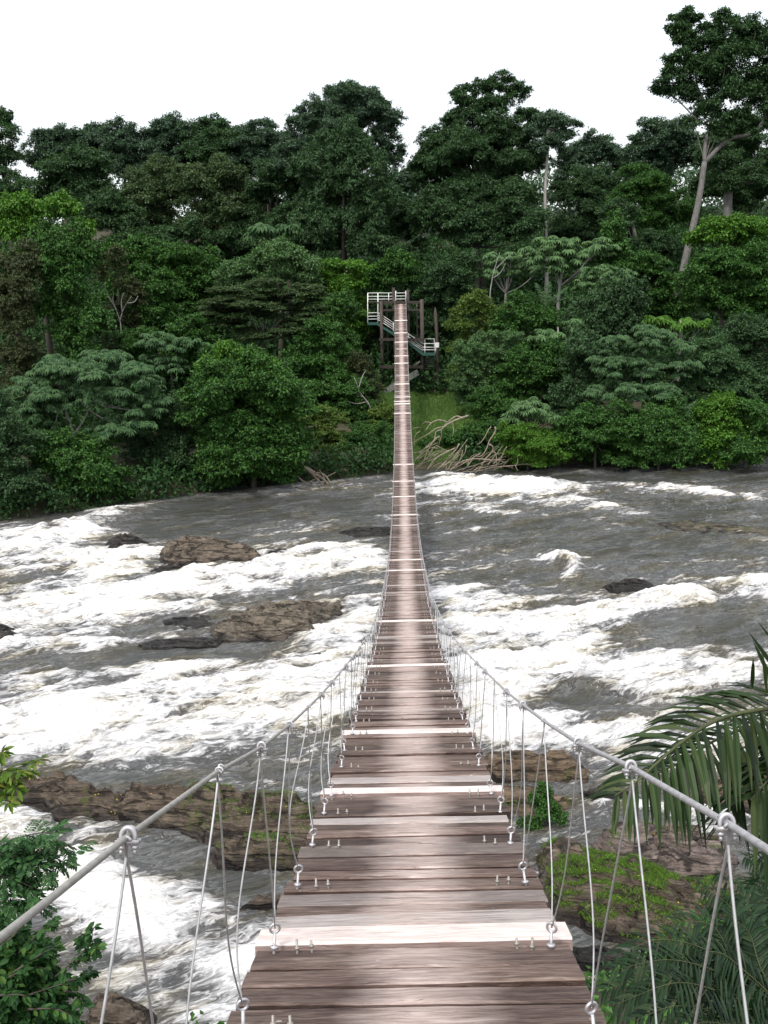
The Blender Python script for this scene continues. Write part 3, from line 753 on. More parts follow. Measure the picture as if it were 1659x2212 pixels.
def crown(ells, style, leaf, dens=1., hexa=False, lobe=(.20, .42)):
    """ells: [(centre, radii)]. Returns leaf vertices, faces and the lobe centres (for the limbs)."""
    Ps, Ds, Ns, Ls, Ws, lob = [], [], [], [], [], []
    for c, r in ells:
        c = np.asarray(c); r = np.asarray(r); rm = float(np.mean(r))
        nl = int(np.clip(9 + 32 * (rm / 5.), 9, 52))
        u = rdir(nl, -.55)
        lc = c + r * u * rng.uniform(.42, .98, (nl, 1))
        lr = rm * rng.uniform(lobe[0], lobe[1], nl)
        lob.append(lc)
        fl = {'broad': .78, 'umbrella': .42, 'feather': .26, 'vine': 1.15}[style]
        for q0, s0 in zip(lc, lr):
            # each bough carries smaller sprays of leaves, set mostly on its upper side, with gaps between
            ns = 1 if style in ('umbrella', 'feather') else int(rng.integers(7, 11))
            if ns == 1: subs = [(q0, s0)]
            else:
                sv = rdir(ns, -.45); subs = [(q0 + v_ * s0 * np.array((1, 1, .85 if style != 'vine' else 1.3)) * rng.uniform(.5, 1.25), s0 * rng.uniform(.26, .52)) for v_ in sv]
            for q, s in subs:
                area = 4 * math.pi * s * s
                if style == 'umbrella':
                    nt = int(max(5, area * dens * .85 / (leaf * leaf * 1.6)))
                    v = rdir(nt, -.15); pos = q + v * np.array((s, s, s * fl)) * rng.uniform(.7, 1.12, (nt, 1))
                    k = 9
                    th = (np.arange(k) / k * 2 * np.pi)[None] + rng.uniform(0, 6, (nt, 1))
                    tilt = unit(np.array((0, 0, 1.)) + .55 * v * (1, 1, .3) + rng.normal(0, .16, (nt, 3)))
                    a = unit(np.cross(tilt, rng.normal(size=(nt, 3)))); b = np.cross(tilt, a)
                    d = np.cos(th)[..., None] * a[:, None] + np.sin(th)[..., None] * b[:, None] - .38 * tilt[:, None] - np.array((0, 0, .12))
                    n = np.repeat(tilt[:, None], k, 1) + .5 * d
                    P = np.repeat(pos[:, None], k, 1)
                    sc = rng.uniform(.75, 1.2, (nt, 1)) * np.ones((1, k))
                    Ps.append(P.reshape(-1, 3)); Ds.append(d.reshape(-1, 3)); Ns.append(n.reshape(-1, 3)); Ls.append((leaf * sc).ravel()); Ws.append((leaf * .30 * sc).ravel())
                else:
                    k = 7
                    nt = int(max(4, area * dens * (1.15 if ns > 1 else 1.5) / (k * leaf * leaf * .32)))
                    v = rdir(nt, -.35 if style != 'vine' else -.9)
                    rad = rng.uniform(.55, 1.1, (nt, 1)) + (rng.random((nt, 1)) < .07) * rng.uniform(.1, .5, (nt, 1))
                    pos = q + v * np.array((s, s, s * fl)) * rad
                    P = np.repeat(pos[:, None], k, 1) + rng.normal(0, leaf * .5, (nt, k, 3)) * np.array((1, 1, .6 if style != 'feather' else .25))
                    vv = np.repeat(v[:, None], k, 1)
                    d = vv * (.9, .9, .45) + rng.normal(0, .55, (nt, k, 3)) - np.array((0, 0, .25))
                    n = np.array((0, 0, 1.1)) + vv * .85 + rng.normal(0, .4, (nt, k, 3))
                    if style == 'feather': d[..., 2] *= .25; n = np.array((0, 0, 2.)) + rng.normal(0, .4, (nt, k, 3))
                    if style == 'vine': d[..., 2] -= .5
                    sc = rng.uniform(.6, 1.25, (nt, k))
                    Ps.append(P.reshape(-1, 3)); Ds.append(d.reshape(-1, 3)); Ns.append(n.reshape(-1, 3)); Ls.append((leaf * sc).ravel()); Ws.append((leaf * .58 * sc).ravel())
    V, F = leaf_geo(np.vstack(Ps), np.vstack(Ds), np.vstack(Ns), np.concatenate(Ls), np.concatenate(Ws), hexa)
    return V, F, np.vstack(lob)
NLEAF = [0]
FAR, MIDG, BANK = 'trees of the hilltop canopy', 'trees of the middle slope', 'trees and bushes along the far bank'
def curve_pts(P, n=12):
    P = np.asarray(P, float); k = len(P)
    if k < 3: return P[0] + (P[-1] - P[0]) * np.linspace(0, 1, n)[:, None]
    out = []
    Q = np.vstack([2 * P[0] - P[1], P, 2 * P[-1] - P[-2]])
    per = max(2, n // (k - 1))
    for i in range(k - 1):
        a, b, c, d = Q[i:i + 4]; t = np.linspace(0, 1, per, endpoint=False)[:, None]
        out.append(.5 * (2 * b + (c - a) * t + (2 * a - 5 * b + 4 * c - d) * t * t + (3 * b - a - 3 * c + d) * t ** 3))
    out.append(P[-1:]); return np.vstack(out)
def tree(name, label, cat, group, style, tone, d, ells, leaf=.45, dens=1., bark='dark', trunk=None, trunk_r=None, limbs=6, hexa=False, ydepth=.85, lean=None, trunk_part=True, lobe=(.20, .42)):
    E = []
    leaf *= rng.uniform(.85, 1.2)
    if d > 60 and style != 'umbrella': leaf *= .7 if d < 115 else .62
    for e in ells:
        cx, cy, rx, ry = e[:4]; dd = d + (e[4] if len(e) > 4 else 0)
        s = dd / FPX
        E.append((at(cx, cy, dd), np.array((rx * s, rx * s * ydepth, ry * s))))
    c0 = sum(e[0] for e in E) / len(E)
    if group in (BANK, MIDG) and style in ('broad', 'vine'):      # bushes carry leaves down to the ground
        for c, r in list(E):
            gz = float(terrain(c[0], c[1])); top = c[2] - r[2] * .2; lo = max(gz, 0.) + .1
            if top - lo > .8 and top - lo < 9: E.append((np.array((c[0], c[1] + .2, (top + lo) / 2)), np.array((r[0] * .88, r[1] * .88, (top - lo) / 2))))
    V, F, lob = crown(E, style, leaf, dens, hexa, lobe)
    if trunk is not None:
        base = np.asarray(trunk[0], float)
    else:
        base = np.array((c0[0], c0[1] + .3, 0)); 
        if lean: base[0] += lean
    gz = float(terrain(base[0], base[1])); base = np.array((base[0], base[1], gz - .3))
    root = empty(name, base, label, cat, group)
    link('crown', mesh_np('crown', V - base, [F], LEAF[tone], False), root)
    NLEAF[0] += len(F)
    if trunk_part:
        rm = float(np.mean(E[0][1])); hgt = c0[2] - base[2]
        r_ = trunk_r or np.clip(.018 * hgt + .03 * rm, .06, .6)
        mb = MB()
        if trunk is None:
            topp = c0 + np.array((0, 0, E[0][1][2] * .35))
            mid = base + (topp - base) * .5 + np.array((rng.normal(0, .05) * hgt, 0, 0))
            P = curve_pts([base, mid, topp], 10)
            mb.tube(P, np.linspace(r_ * 1.15, r_ * .35, len(P)), 7)
            st = P[len(P) * 2 // 3]
        else:
            st = None
            for path, ra, rb in trunk[1]:
                P = curve_pts(path, 16); mb.tube(P, np.linspace(ra, rb, len(P)), 8)
                st = P[-1] if st is None else st
        pick = rng.choice(len(lob), min(limbs, len(lob)), replace=False)
        for i in pick:
            md = (st + lob[i]) / 2 + np.array((0, 0, -.08 * np.linalg.norm(lob[i] - st)))
            P = curve_pts([st, md, lob[i]], 8)
            mb.tube(P, np.linspace(r_ * .42, r_ * .10, len(P)), 5)
        o = mb.build('trunk', BARK[bark], root, True, off=base)
    return root

T = tree
rt_ = 'rainforest_tree'
# --- hilltop row, left to right
T(rt_, 'dark tall tree on the left end of the skyline, cut off by the edge', 'tree', FAR, 'broad', 'deep', 118, [(-18, 330, 58, 70), (-10, 420, 66, 60), (0, 255, 22, 40)], .5)
T(rt_, 'low rounded tree crown, first of the skyline right of the cut-off tree', 'tree', FAR, 'broad', 'far', 168, [(105, 340, 62, 52), (150, 325, 50, 46)], .55)
T(rt_, 'skyline tree with a small notched top between two low rounded crowns', 'tree', FAR, 'broad', 'far', 170, [(195, 335, 58, 60), (208, 300, 30, 26)], .55)
T(rt_, 'squarish dark skyline crown left of the widest canopy', 'tree', FAR, 'broad', 'far', 164, [(262, 320, 46, 60), (290, 360, 60, 70)], .55)
T(rt_, 'skyline tree with sky showing through its thin top, left of centre canopy', 'tree', FAR, 'broad', 'far', 166, [(370, 305, 62, 48), (350, 360, 70, 70)], .55, .8)
T(rt_, 'broad skyline tree with a bumpy crown beside the thin-topped one', 'tree', FAR, 'broad', 'deep', 166, [(462, 300, 62, 52), (470, 360, 80, 70)], .55)
T(rt_, 'flat-topped skyline tree left of the great dome-shaped tree', 'tree', FAR, 'broad', 'far', 165, [(555, 315, 72, 46), (560, 370, 70, 70)], .55)
T(rt_, 'brownish olive tree in the upper canopy, below the squarish skyline crown', 'tree', FAR, 'broad', 'olive', 142, [(345, 420, 74, 66), (320, 480, 60, 55)], .5)
T(rt_, 'olive tree with billowing tiers below the flat-topped skyline tree', 'tree', FAR, 'broad', 'olive', 138, [(460, 410, 80, 60), (520, 470, 90, 50), (440, 500, 60, 45)], .5)
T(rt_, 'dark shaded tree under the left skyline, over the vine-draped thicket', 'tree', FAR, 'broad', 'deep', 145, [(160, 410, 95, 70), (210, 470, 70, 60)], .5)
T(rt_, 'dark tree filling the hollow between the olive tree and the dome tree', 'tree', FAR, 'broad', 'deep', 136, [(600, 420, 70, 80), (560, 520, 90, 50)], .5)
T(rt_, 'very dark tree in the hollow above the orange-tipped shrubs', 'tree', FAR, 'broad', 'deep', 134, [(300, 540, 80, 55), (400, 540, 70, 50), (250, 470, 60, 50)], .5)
T('dome_tree', 'great dome-shaped tree left of the bridge, with sky showing under its cap', 'tree', FAR, 'broad', 'far', 130, [(745, 250, 100, 44), (690, 262, 60, 40), (655, 285, 38, 36), (830, 282, 44, 40), (748, 212, 64, 26), (735, 330, 110, 66), (650, 345, 40, 50), (845, 340, 30, 46), (800, 250, 50, 36)], .46, 1., limbs=10)
T('vine_curtained_tree', 'tall green column of creepers in front of the dome-shaped tree', 'tree', FAR, 'vine', 'deep', 120, [(700, 400, 60, 80), (790, 430, 60, 100), (745, 330, 60, 60), (680, 500, 60, 60), (800, 530, 50, 50)], .42)
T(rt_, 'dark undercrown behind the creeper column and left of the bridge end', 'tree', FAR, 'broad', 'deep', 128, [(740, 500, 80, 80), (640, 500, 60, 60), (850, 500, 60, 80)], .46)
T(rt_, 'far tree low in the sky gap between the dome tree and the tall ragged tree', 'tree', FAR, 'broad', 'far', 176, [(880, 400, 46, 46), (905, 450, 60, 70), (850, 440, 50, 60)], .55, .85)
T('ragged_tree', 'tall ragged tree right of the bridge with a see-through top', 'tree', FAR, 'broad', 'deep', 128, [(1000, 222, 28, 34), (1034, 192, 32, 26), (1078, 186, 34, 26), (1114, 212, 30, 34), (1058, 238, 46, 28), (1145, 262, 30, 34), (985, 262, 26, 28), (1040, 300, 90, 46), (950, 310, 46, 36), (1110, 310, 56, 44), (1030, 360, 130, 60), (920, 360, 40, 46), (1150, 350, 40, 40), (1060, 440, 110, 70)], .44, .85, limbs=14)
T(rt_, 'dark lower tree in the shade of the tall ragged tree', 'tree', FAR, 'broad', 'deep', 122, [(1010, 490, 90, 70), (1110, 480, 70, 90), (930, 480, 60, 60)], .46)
T('layered_tree', 'flat-tiered tree on a straight white trunk beside the tall ragged tree', 'tree', FAR, 'broad', 'far', 124, [(1188, 258, 34, 20), (1222, 272, 36, 14), (1168, 284, 40, 20), (1215, 300, 34, 16), (1180, 320, 40, 24)], .40, .7, 'pale',
  trunk=(at(1180, 640, 124), [([at(1180, 640, 124), at(1181, 560, 124), at(1177, 430, 124), at(1183, 330, 124), at(1182, 280, 124)], .25, .14)]), limbs=9)
T(rt_, 'round far crown in the dip right of the white-trunked tree', 'tree', FAR, 'broad', 'far', 166, [(1290, 345, 54, 52), (1240, 370, 50, 50), (1330, 360, 40, 44)], .55)
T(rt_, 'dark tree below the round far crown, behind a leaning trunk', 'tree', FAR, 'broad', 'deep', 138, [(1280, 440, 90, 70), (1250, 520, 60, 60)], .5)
T(rt_, 'rising canopy tree left of the tall leaning tree', 'tree', FAR, 'broad', 'far', 150, [(1420, 315, 66, 56), (1395, 370, 60, 66), (1470, 330, 60, 70)], .52)
T(rt_, 'mid green tree with sunlit shoulders in front of the rising canopy', 'tree', FAR, 'broad', 'mid', 128, [(1390, 420, 74, 66), (1360, 500, 60, 60), (1440, 470, 60, 60)], .46)
T(rt_, 'dark canopy on the right edge behind the tall leaning tree', 'tree', FAR, 'broad', 'deep', 140, [(1620, 330, 80, 90), (1560, 400, 70, 70), (1650, 430, 70, 70)], .5, bark='grey')
T('slanting_tree', 'dark tree with a thin slanting trunk, left of the tall leaning tree', 'tree', FAR, 'broad', 'deep', 120, [(1340, 470, 44, 40), (1420, 540, 60, 40)], .42, 1., 'grey',
  trunk=(at(1385, 590, 120), [([at(1385, 600, 120), at(1370, 500, 120), at(1345, 440, 120)], .3, .16)]), limbs=4)
D_ = 106.
T('leaning_tree', 'tall tree with a pale leaning trunk that forks under a high dark crown', 'tree', FAR, 'broad', 'deep', D_,
  [(1487, 38, 26, 28), (1462, 62, 24, 26), (1478, 88, 30, 22), (1560, 64, 56, 36), (1610, 70, 40, 30), (1655, 88, 44, 46), (1520, 100, 46, 34), (1590, 120, 70, 36), (1480, 140, 50, 34), (1452, 186, 40, 36), (1530, 150, 66, 36), (1520, 200, 80, 40), (1600, 190, 70, 46), (1660, 170, 50, 60), (1545, 250, 62, 40), (1580, 285, 50, 34), (1640, 240, 60, 40), (1700, 130, 60, 90), (1700, 260, 50, 60)], .36, .68, 'grey',
  trunk=(at(1468, 620, D_), [([at(1464, 640, D_), at(1484, 545, D_), at(1508, 440, D_), at(1522, 350, D_)], .42, .28), ([at(1522, 352, D_), at(1524, 310, D_), at(1534, 270, D_), at(1545, 220, D_)], .24, .14),
   ([at(1522, 352, D_), at(1550, 322, D_), at(1580, 298, D_), at(1622, 290, D_), at(1648, 262, D_), at(1668, 215, D_)], .25, .15),
   ([at(1545, 275, D_), at(1510, 262, D_), at(1480, 232, D_), at(1452, 205, D_)], .12, .05), ([at(1540, 250, D_), at(1508, 190, D_), at(1500, 130, D_)], .14, .06), ([at(1530, 220, D_), at(1495, 208, D_), at(1470, 196, D_)], .1, .04)]), limbs=4, trunk_r=.14, lobe=(.16, .34))
T(rt_, 'tree with a thick grey trunk in shadow right of the leaning tree', 'tree', FAR, 'broad', 'deep', 124, [(1590, 390, 60, 50), (1540, 340, 40, 50)], .46, 1., 'grey',
  trunk=(at(1572, 520, 124), [([at(1570, 530, 124), at(1572, 440, 124), at(1576, 380, 124)], .62, .5)]), limbs=5)
# --- middle slope
T('vine_thicket', 'tall thicket wrapped in bright creepers at the left edge', 'tree', MIDG, 'vine', 'bright', 92, [(50, 455, 62, 26), (125, 448, 40, 28), (10, 500, 50, 36), (180, 500, 24, 30), (60, 500, 50, 26)], .34)
T('vine_thicket', 'dark green curtain of creepers hanging below the bright thicket', 'tree', MIDG, 'vine', 'mid', 91, [(140, 640, 66, 80), (165, 700, 56, 60), (120, 560, 66, 60), (170, 560, 40, 60), (70, 540, 60, 40)], .34)
T('vine_column', 'brownish column of dry creepers at the left edge', 'tree', MIDG, 'vine', 'brown', 88, [(40, 620, 46, 80), (30, 690, 46, 60), (60, 560, 36, 40)], .3)
T(rt_, 'spindly greyish tree between the creeper thicket and the dark slope trees', 'tree', MIDG, 'broad', 'brown', 100, [(250, 690, 40, 44), (235, 580, 36, 50), (280, 640, 36, 40)], .28, .45, 'grey', limbs=12)
T(rt_, 'dark slope tree with orange tips behind the spindly greyish tree', 'tree', MIDG, 'broad', 'mid', 112, [(290, 560, 62, 56), (350, 570, 56, 44), (270, 620, 46, 50)], .42)
T(rt_, 'rounded slope tree left of the bright bushy crown', 'tree', MIDG, 'broad', 'mid', 110, [(410, 575, 60, 46), (370, 610, 56, 50), (440, 620, 50, 40)], .40)
T(rt_, 'thin pale-stemmed tree standing in the shade below the rounded slope tree', 'tree', MIDG, 'broad', 'mid', 102, [(340, 620, 44, 50), (320, 680, 50, 50)], .34, .8, 'pale')
T(rt_, 'bright bushy crown with a lumpy top in the middle of the left slope', 'tree', MIDG, 'broad', 'pale', 106, [(590, 570, 84, 40), (540, 600, 60, 40), (650, 590, 46, 40)], .38, 1.1)
T('compound_leaf_tree', 'small pale feather-leaved tree poking out above the bright bushy crown', 'tree', MIDG, 'umbrella', 'blue', 112, [(588, 500, 56, 18), (625, 495, 26, 16)], .75, .9)
T('acacia_tree', 'wide flat-layered tree with dark feathery foliage above the round waterside bush', 'tree', MIDG, 'feather', 'olive', 98, [(530, 650, 110, 46), (620, 680, 84, 36), (470, 690, 70, 34), (590, 720, 80, 26), (660, 640, 60, 30)], .36, 1.1, 'grey', limbs=12)
T(rt_, 'bright crown with an arched top just left of the stair tower', 'tree', MIDG, 'broad', 'bright', 110, [(742, 590, 58, 28), (724, 625, 52, 32), (772, 618, 26, 26)], .36)
T(rt_, 'dark tree covered in creepers between the arched crown and the stair tower', 'tree', MIDG, 'vine', 'mid', 106, [(728, 680, 44, 56), (718, 760, 46, 56), (755, 770, 26, 56)], .34)
T(rt_, 'leafy tree below the wide flat-layered tree, near the tower foot', 'tree', MIDG, 'broad', 'mid', 96, [(700, 740, 54, 46), (660, 800, 50, 60), (720, 820, 46, 50)], .34)
T(rt_, 'dark bush right behind the top landing of the stair tower', 'tree', MIDG, 'broad', 'mid', 114, [(845, 575, 40, 34), (880, 600, 46, 40), (815, 600, 30, 26)], .38)
T(rt_, 'dark leafy tree behind the pylons, right of the bridge end', 'tree', MIDG, 'broad', 'deep', 114, [(960, 610, 70, 46), (1010, 590, 50, 40), (910, 640, 40, 50), (950, 700, 50, 50)], .42)
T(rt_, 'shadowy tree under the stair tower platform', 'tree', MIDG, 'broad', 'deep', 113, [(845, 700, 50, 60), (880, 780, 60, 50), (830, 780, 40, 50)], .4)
T('umbrella_tree', 'pale umbrella-leaved tree on thin bare stems above the young palm', 'tree', MIDG, 'umbrella', 'pale', 112, [(1090, 560, 48, 20), (1130, 580, 50, 24), (1075, 590, 34, 18)], .5, .9, 'pale')
T('umbrella_tree', 'pale umbrella-leaved tree with the widest crown of the right slope', 'tree', MIDG, 'umbrella', 'pale', 108, [(1200, 535, 70, 24), (1270, 540, 70, 26), (1230, 570, 60, 24), (1180, 560, 46, 24)], .5, .95, 'pale')
T('umbrella_tree', 'lower pale umbrella-leaved tree right of the young palm', 'tree', MIDG, 'umbrella', 'pale', 104, [(1290, 590, 50, 24), (1330, 600, 46, 24), (1270, 615, 40, 20)], .48, .9, 'pale')
T('cone_tree', 'narrow upright dark tree rising between umbrella tree and slanting trunk', 'tree', MIDG, 'vine', 'mid', 110, [(1325, 510, 26, 50), (1340, 560, 36, 40)], .36)
T(rt_, 'dark tree heaped with creepers below the lower umbrella-leaved tree', 'tree', MIDG, 'vine', 'deep', 100, [(1330, 640, 50, 50), (1370, 640, 36, 40), (1310, 700, 56, 50), (1260, 690, 46, 40)], .34)
T(rt_, 'dull slope tree at the foot of the leaning trunk', 'tree', MIDG, 'broad', 'mid', 108, [(1420, 610, 56, 44), (1450, 660, 60, 46), (1390, 580, 46, 34)], .36)
T(rt_, 'bright green tiered tree right of the leaning trunk', 'tree', MIDG, 'broad', 'bright', 98, [(1590, 500, 90, 26), (1540, 520, 60, 26), (1640, 530, 60, 34)], .36, 1.1)
T(rt_, 'large green mounded tree below the bright tiered tree at the right edge', 'tree', MIDG, 'broad', 'mid', 94, [(1570, 590, 90, 46), (1640, 580, 60, 60), (1520, 640, 60, 46), (1620, 660, 80, 50)], .36, 1.1)
T('bush', 'yellowish bush on the slope right of the broken post', 'bush', MIDG, 'broad', 'yellow', 103, [(1030, 660, 44, 34), (1000, 700, 34, 34), (1070, 690, 40, 34)], .3)
T('bush', 'mid green bush below the young palm', 'bush', MIDG, 'broad', 'mid', 102, [(1120, 690, 60, 46), (1180, 700, 46, 40)], .32)
T('bush', 'pale speckled bush right of the stair foot', 'bush', MIDG, 'broad', 'pale', 98, [(1020, 770, 46, 46), (1070, 760, 50, 46), (1015, 800, 28, 26)], .28)
T('umbrella_tree', 'small yellow-green umbrella-leaved sapling in the middle of the right bank', 'tree', MIDG, 'umbrella', 'pale', 98, [(1175, 725, 36, 16), (1235, 700, 26, 14)], .55, .9, 'pale')
T('bush', 'dark bush under the umbrella-leaved sapling', 'bush', MIDG, 'broad', 'mid', 97, [(1160, 790, 60, 50), (1220, 780, 50, 50), (1110, 820, 46, 40)], .32)
T(rt_, 'dark creeper-hung tree left of the large blue-green umbrella tree', 'tree', MIDG, 'vine', 'deep', 94, [(1260, 780, 46, 60), (1240, 860, 50, 50)], .32)
# --- far bank
T('umbrella_tree', 'wide blue-green umbrella tree over the water on the left bank', 'tree', BANK, 'umbrella', 'blue', 79, [(190, 795, 130, 36), (90, 830, 80, 34), (280, 830, 80, 40), (180, 860, 130, 40), (60, 890, 60, 30), (300, 900, 60, 40), (250, 925, 70, 28), (330, 855, 44, 34), (110, 920, 50, 22)], .40, 1.1, 'pale',
  trunk=(at(160, 980, 79), [([at(165, 1000, 79), at(158, 940, 79), at(140, 880, 79), at(132, 830, 79)], .16, .08), ([at(158, 940, 79), at(185, 900, 79), at(200, 850, 79)], .08, .05), ([at(140, 880, 79), at(100, 878, 79), at(60, 862, 79)], .05, .03)]), limbs=10)
T('round_bush', 'large round bush with fresh light-green tips leaning over the water', 'bush', BANK, 'broad', 'mid', 80, [(520, 860, 130, 92), (500, 800, 76, 50), (590, 880, 80, 80), (540, 960, 110, 70), (480, 1010, 50, 30), (600, 970, 60, 50)], .34, 1.2)
T('bush', 'crown of bright new shoots topping the large round bush', 'bush', BANK, 'vine', 'bright', 79, [(492, 762, 26, 24), (530, 775, 36, 22), (455, 790, 24, 22), (570, 790, 30, 20), (600, 815, 26, 18)], .26, .8, trunk_part=False)
T('umbrella_tree', 'narrow blue-green umbrella tree squeezed between the wide umbrella and round bush', 'tree', BANK, 'umbrella', 'blue', 92, [(340, 740, 50, 24), (370, 790, 40, 26), (330, 790, 46, 26), (410, 745, 40, 20)], .42, 1.)
T(rt_, 'dark tree in the gap above the narrow umbrella tree', 'tree', BANK, 'broad', 'mid', 96, [(430, 720, 60, 40), (300, 740, 60, 30), (400, 770, 60, 40)], .34)
T('bush', 'dark bush in the shadow between wide umbrella and round bush', 'bush', BANK, 'broad', 'deep', 82, [(370, 900, 60, 70), (400, 980, 70, 50), (330, 970, 60, 50)], .32)
T('bush', 'green bush dipping into the water below the wide umbrella tree', 'bush', BANK, 'broad', 'mid', 76, [(170, 1000, 90, 44), (230, 1040, 60, 34), (110, 960, 60, 40)], .3)
T('bush', 'low dark bush at the left edge of the far bank', 'bush', BANK, 'broad', 'deep', 73, [(20, 980, 60, 60), (40, 1050, 60, 40), (-30, 900, 60, 80)], .3)
T('bush', 'dark bush overhanging the water left of the drifted tree', 'bush', BANK, 'broad', 'mid', 82, [(340, 1030, 60, 36), (430, 1030, 60, 34), (290, 1050, 40, 26)], .3)
T('bush', 'pale olive bush behind the drifted tree', 'bush', BANK, 'broad', 'yellow', 89, [(690, 920, 46, 46), (720, 970, 46, 40), (660, 960, 30, 30)], .26)
T('bush', 'leafy bush along the water left of the bridge', 'bush', BANK, 'broad', 'mid', 90, [(800, 940, 46, 42), (760, 960, 40, 40), (815, 985, 36, 26)], .28)
T('bush', 'slope bush between the round bush and the tower foot', 'bush', BANK, 'broad', 'mid', 94, [(750, 850, 46, 46), (690, 870, 50, 46), (790, 890, 36, 32)], .3)
T('bush', 'dark bush at the tower foot with bare twigs around it', 'bush', BANK, 'broad', 'brown', 96, [(790, 830, 34, 36), (775, 790, 30, 30)], .26, .7)
T('bush', 'grassy shrub below the deck on the left bank', 'bush', BANK, 'broad', 'yellow', 92, [(835, 900, 34, 26), (830, 940, 26, 26)], .24)
T('bush', 'dark rounded bush above the fallen branches', 'bush', BANK, 'broad', 'mid', 91, [(1050, 880, 46, 40), (1090, 900, 46, 40)], .3)
T('bush', 'dense bush right behind the thicket of fallen branches', 'bush', BANK, 'broad', 'mid', 90.5, [(990, 950, 46, 24), (1050, 945, 54, 36), (935, 965, 30, 16)], .28, trunk_part=False)
T('umbrella_tree', 'light umbrella-leaved sapling above the end of the fallen branches', 'tree', BANK, 'umbrella', 'pale', 86, [(1140, 880, 50, 24), (1180, 900, 40, 22), (1115, 905, 36, 20)], .6, 1.)
T('bush', 'bright bush below the light umbrella-leaved sapling', 'bush', BANK, 'broad', 'bright', 85, [(1120, 940, 50, 34), (1170, 960, 56, 34), (1130, 975, 40, 20)], .26)
T('umbrella_tree', 'large blue-green umbrella tree in the middle of the right bank', 'tree', BANK, 'umbrella', 'blue', 88, [(1400, 740, 86, 34), (1340, 790, 80, 36), (1440, 800, 80, 40), (1370, 850, 100, 40), (1450, 870, 70, 36), (1310, 850, 50, 30)], .40, 1.05, 'pale', limbs=10)
T('umbrella_tree', 'lime green leaf rosettes rising above the large blue-green umbrella tree', 'tree', BANK, 'umbrella', 'bright', 92, [(1420, 690, 30, 10), (1470, 700, 46, 12), (1520, 698, 20, 9)], .5, .9, 'pale')
T('bush', 'blue-green leafy tree right of the large umbrella tree', 'tree', BANK, 'broad', 'blue', 88, [(1540, 790, 66, 50), (1590, 840, 60, 50), (1510, 840, 50, 50)], .32)
T('bush', 'shaded tree on the right edge under the mounded tree', 'tree', BANK, 'broad', 'deep', 90, [(1640, 740, 60, 50), (1600, 720, 60, 30), (1660, 820, 50, 60)], .34)
T('bush', 'dark leafy bush under the large umbrella tree', 'bush', BANK, 'broad', 'mid', 86, [(1290, 920, 80, 46), (1240, 950, 60, 36), (1340, 950, 60, 36)], .3)
T('bush', 'bush with dangling branches over the water right of centre bank', 'bush', BANK, 'vine', 'mid', 85, [(1420, 930, 70, 50), (1390, 970, 50, 26), (1470, 960, 60, 30)], .28)
T('bush', 'fresh green bush over the water near the right edge', 'bush', BANK, 'broad', 'bright', 85, [(1560, 900, 60, 50), (1530, 950, 56, 34)], .28)
T('bush', 'dull green bush on the water at the right edge', 'bush', BANK, 'broad', 'mid', 84, [(1640, 910, 50, 60), (1610, 965, 60, 28)], .28)

# young palm with grey-green fronds
def strip(pts, w, nrm):
    """a leaflet: a narrow strip along pts, folded along its midrib"""
    pts = np.asarray(pts); n = len(pts); t = unit(np.gradient(pts, axis=0)); s = unit(np.cross(t, nrm))
    ww = w * np.array([.35, 1., .85, .06])[:n] if n == 4 else w * np.interp(np.linspace(0, 1, n), (0, .2, .65, 1), (.4, 1, .8, .04))
    L = pts + s * ww[:, None] / 2; Rr = pts - s * ww[:, None] / 2; up_ = unit(np.cross(s, t)); M = pts - up_ * ww[:, None] * .18
    V = np.stack([L, M, Rr], 1).reshape(-1, 3)
    Q = []
    for i in range(n - 1):
        Q += [(i * 3, i * 3 + 1, i * 3 + 4, i * 3 + 3), (i * 3 + 1, i * 3 + 2, i * 3 + 5, i * 3 + 4)]
    return V, Q
def frond(mbl, mbs, path, n, L, w, droop=.5, sides=((1, 1.), (-1, 1.)), stem=.02, fwd_a=.75, nrm=(0, 0, 1), jitter=.1, rise=0.):
    P = curve_pts(path, 40); T_ = unit(np.gradient(P, axis=0)); cum = np.concatenate([[0], np.cumsum(np.linalg.norm(np.diff(P, axis=0), axis=1))])
    mbs.tube(P, np.linspace(stem, stem * .22, len(P)), 6)
    nrm = np.asarray(nrm, float)
    for k in range(n):
        u = (k + .5 + rng.uniform(-.3, .3)) / n; u = np.clip(u, 0, 1)
        i = np.searchsorted(cum, u * cum[-1]).clip(1, len(P) - 1)
        p, t = P[i], T_[i]; side = unit(np.cross(t, nrm)); upn = np.cross(side, t)
        prof = np.interp(u, (0, .08, .35, .75, 1), (.35, .7, 1, .78, .32))
        for sg, lm in sides:
            if rng.random() < .03: continue
            ln = L * prof * lm * rng.uniform(.88, 1.1)
            fa = fwd_a + .9 * max(0, u - .7) + rng.normal(0, jitter)
            d = unit(side * sg + t * fa + upn * (.18 + rise + rng.normal(0, jitter)))
            dr = droop * rng.uniform(.7, 1.3)
            g = np.array((0, 0, -1.))
            pts = [p + d * ln * a + g * ln * dr * a * a for a in (0, .33, .7, 1.)]
            V, Q = strip(np.array(pts), w * rng.uniform(.8, 1.15) * (.6 + .4 * prof), upn + .25 * side * sg)
            mbl.add(V, Q)
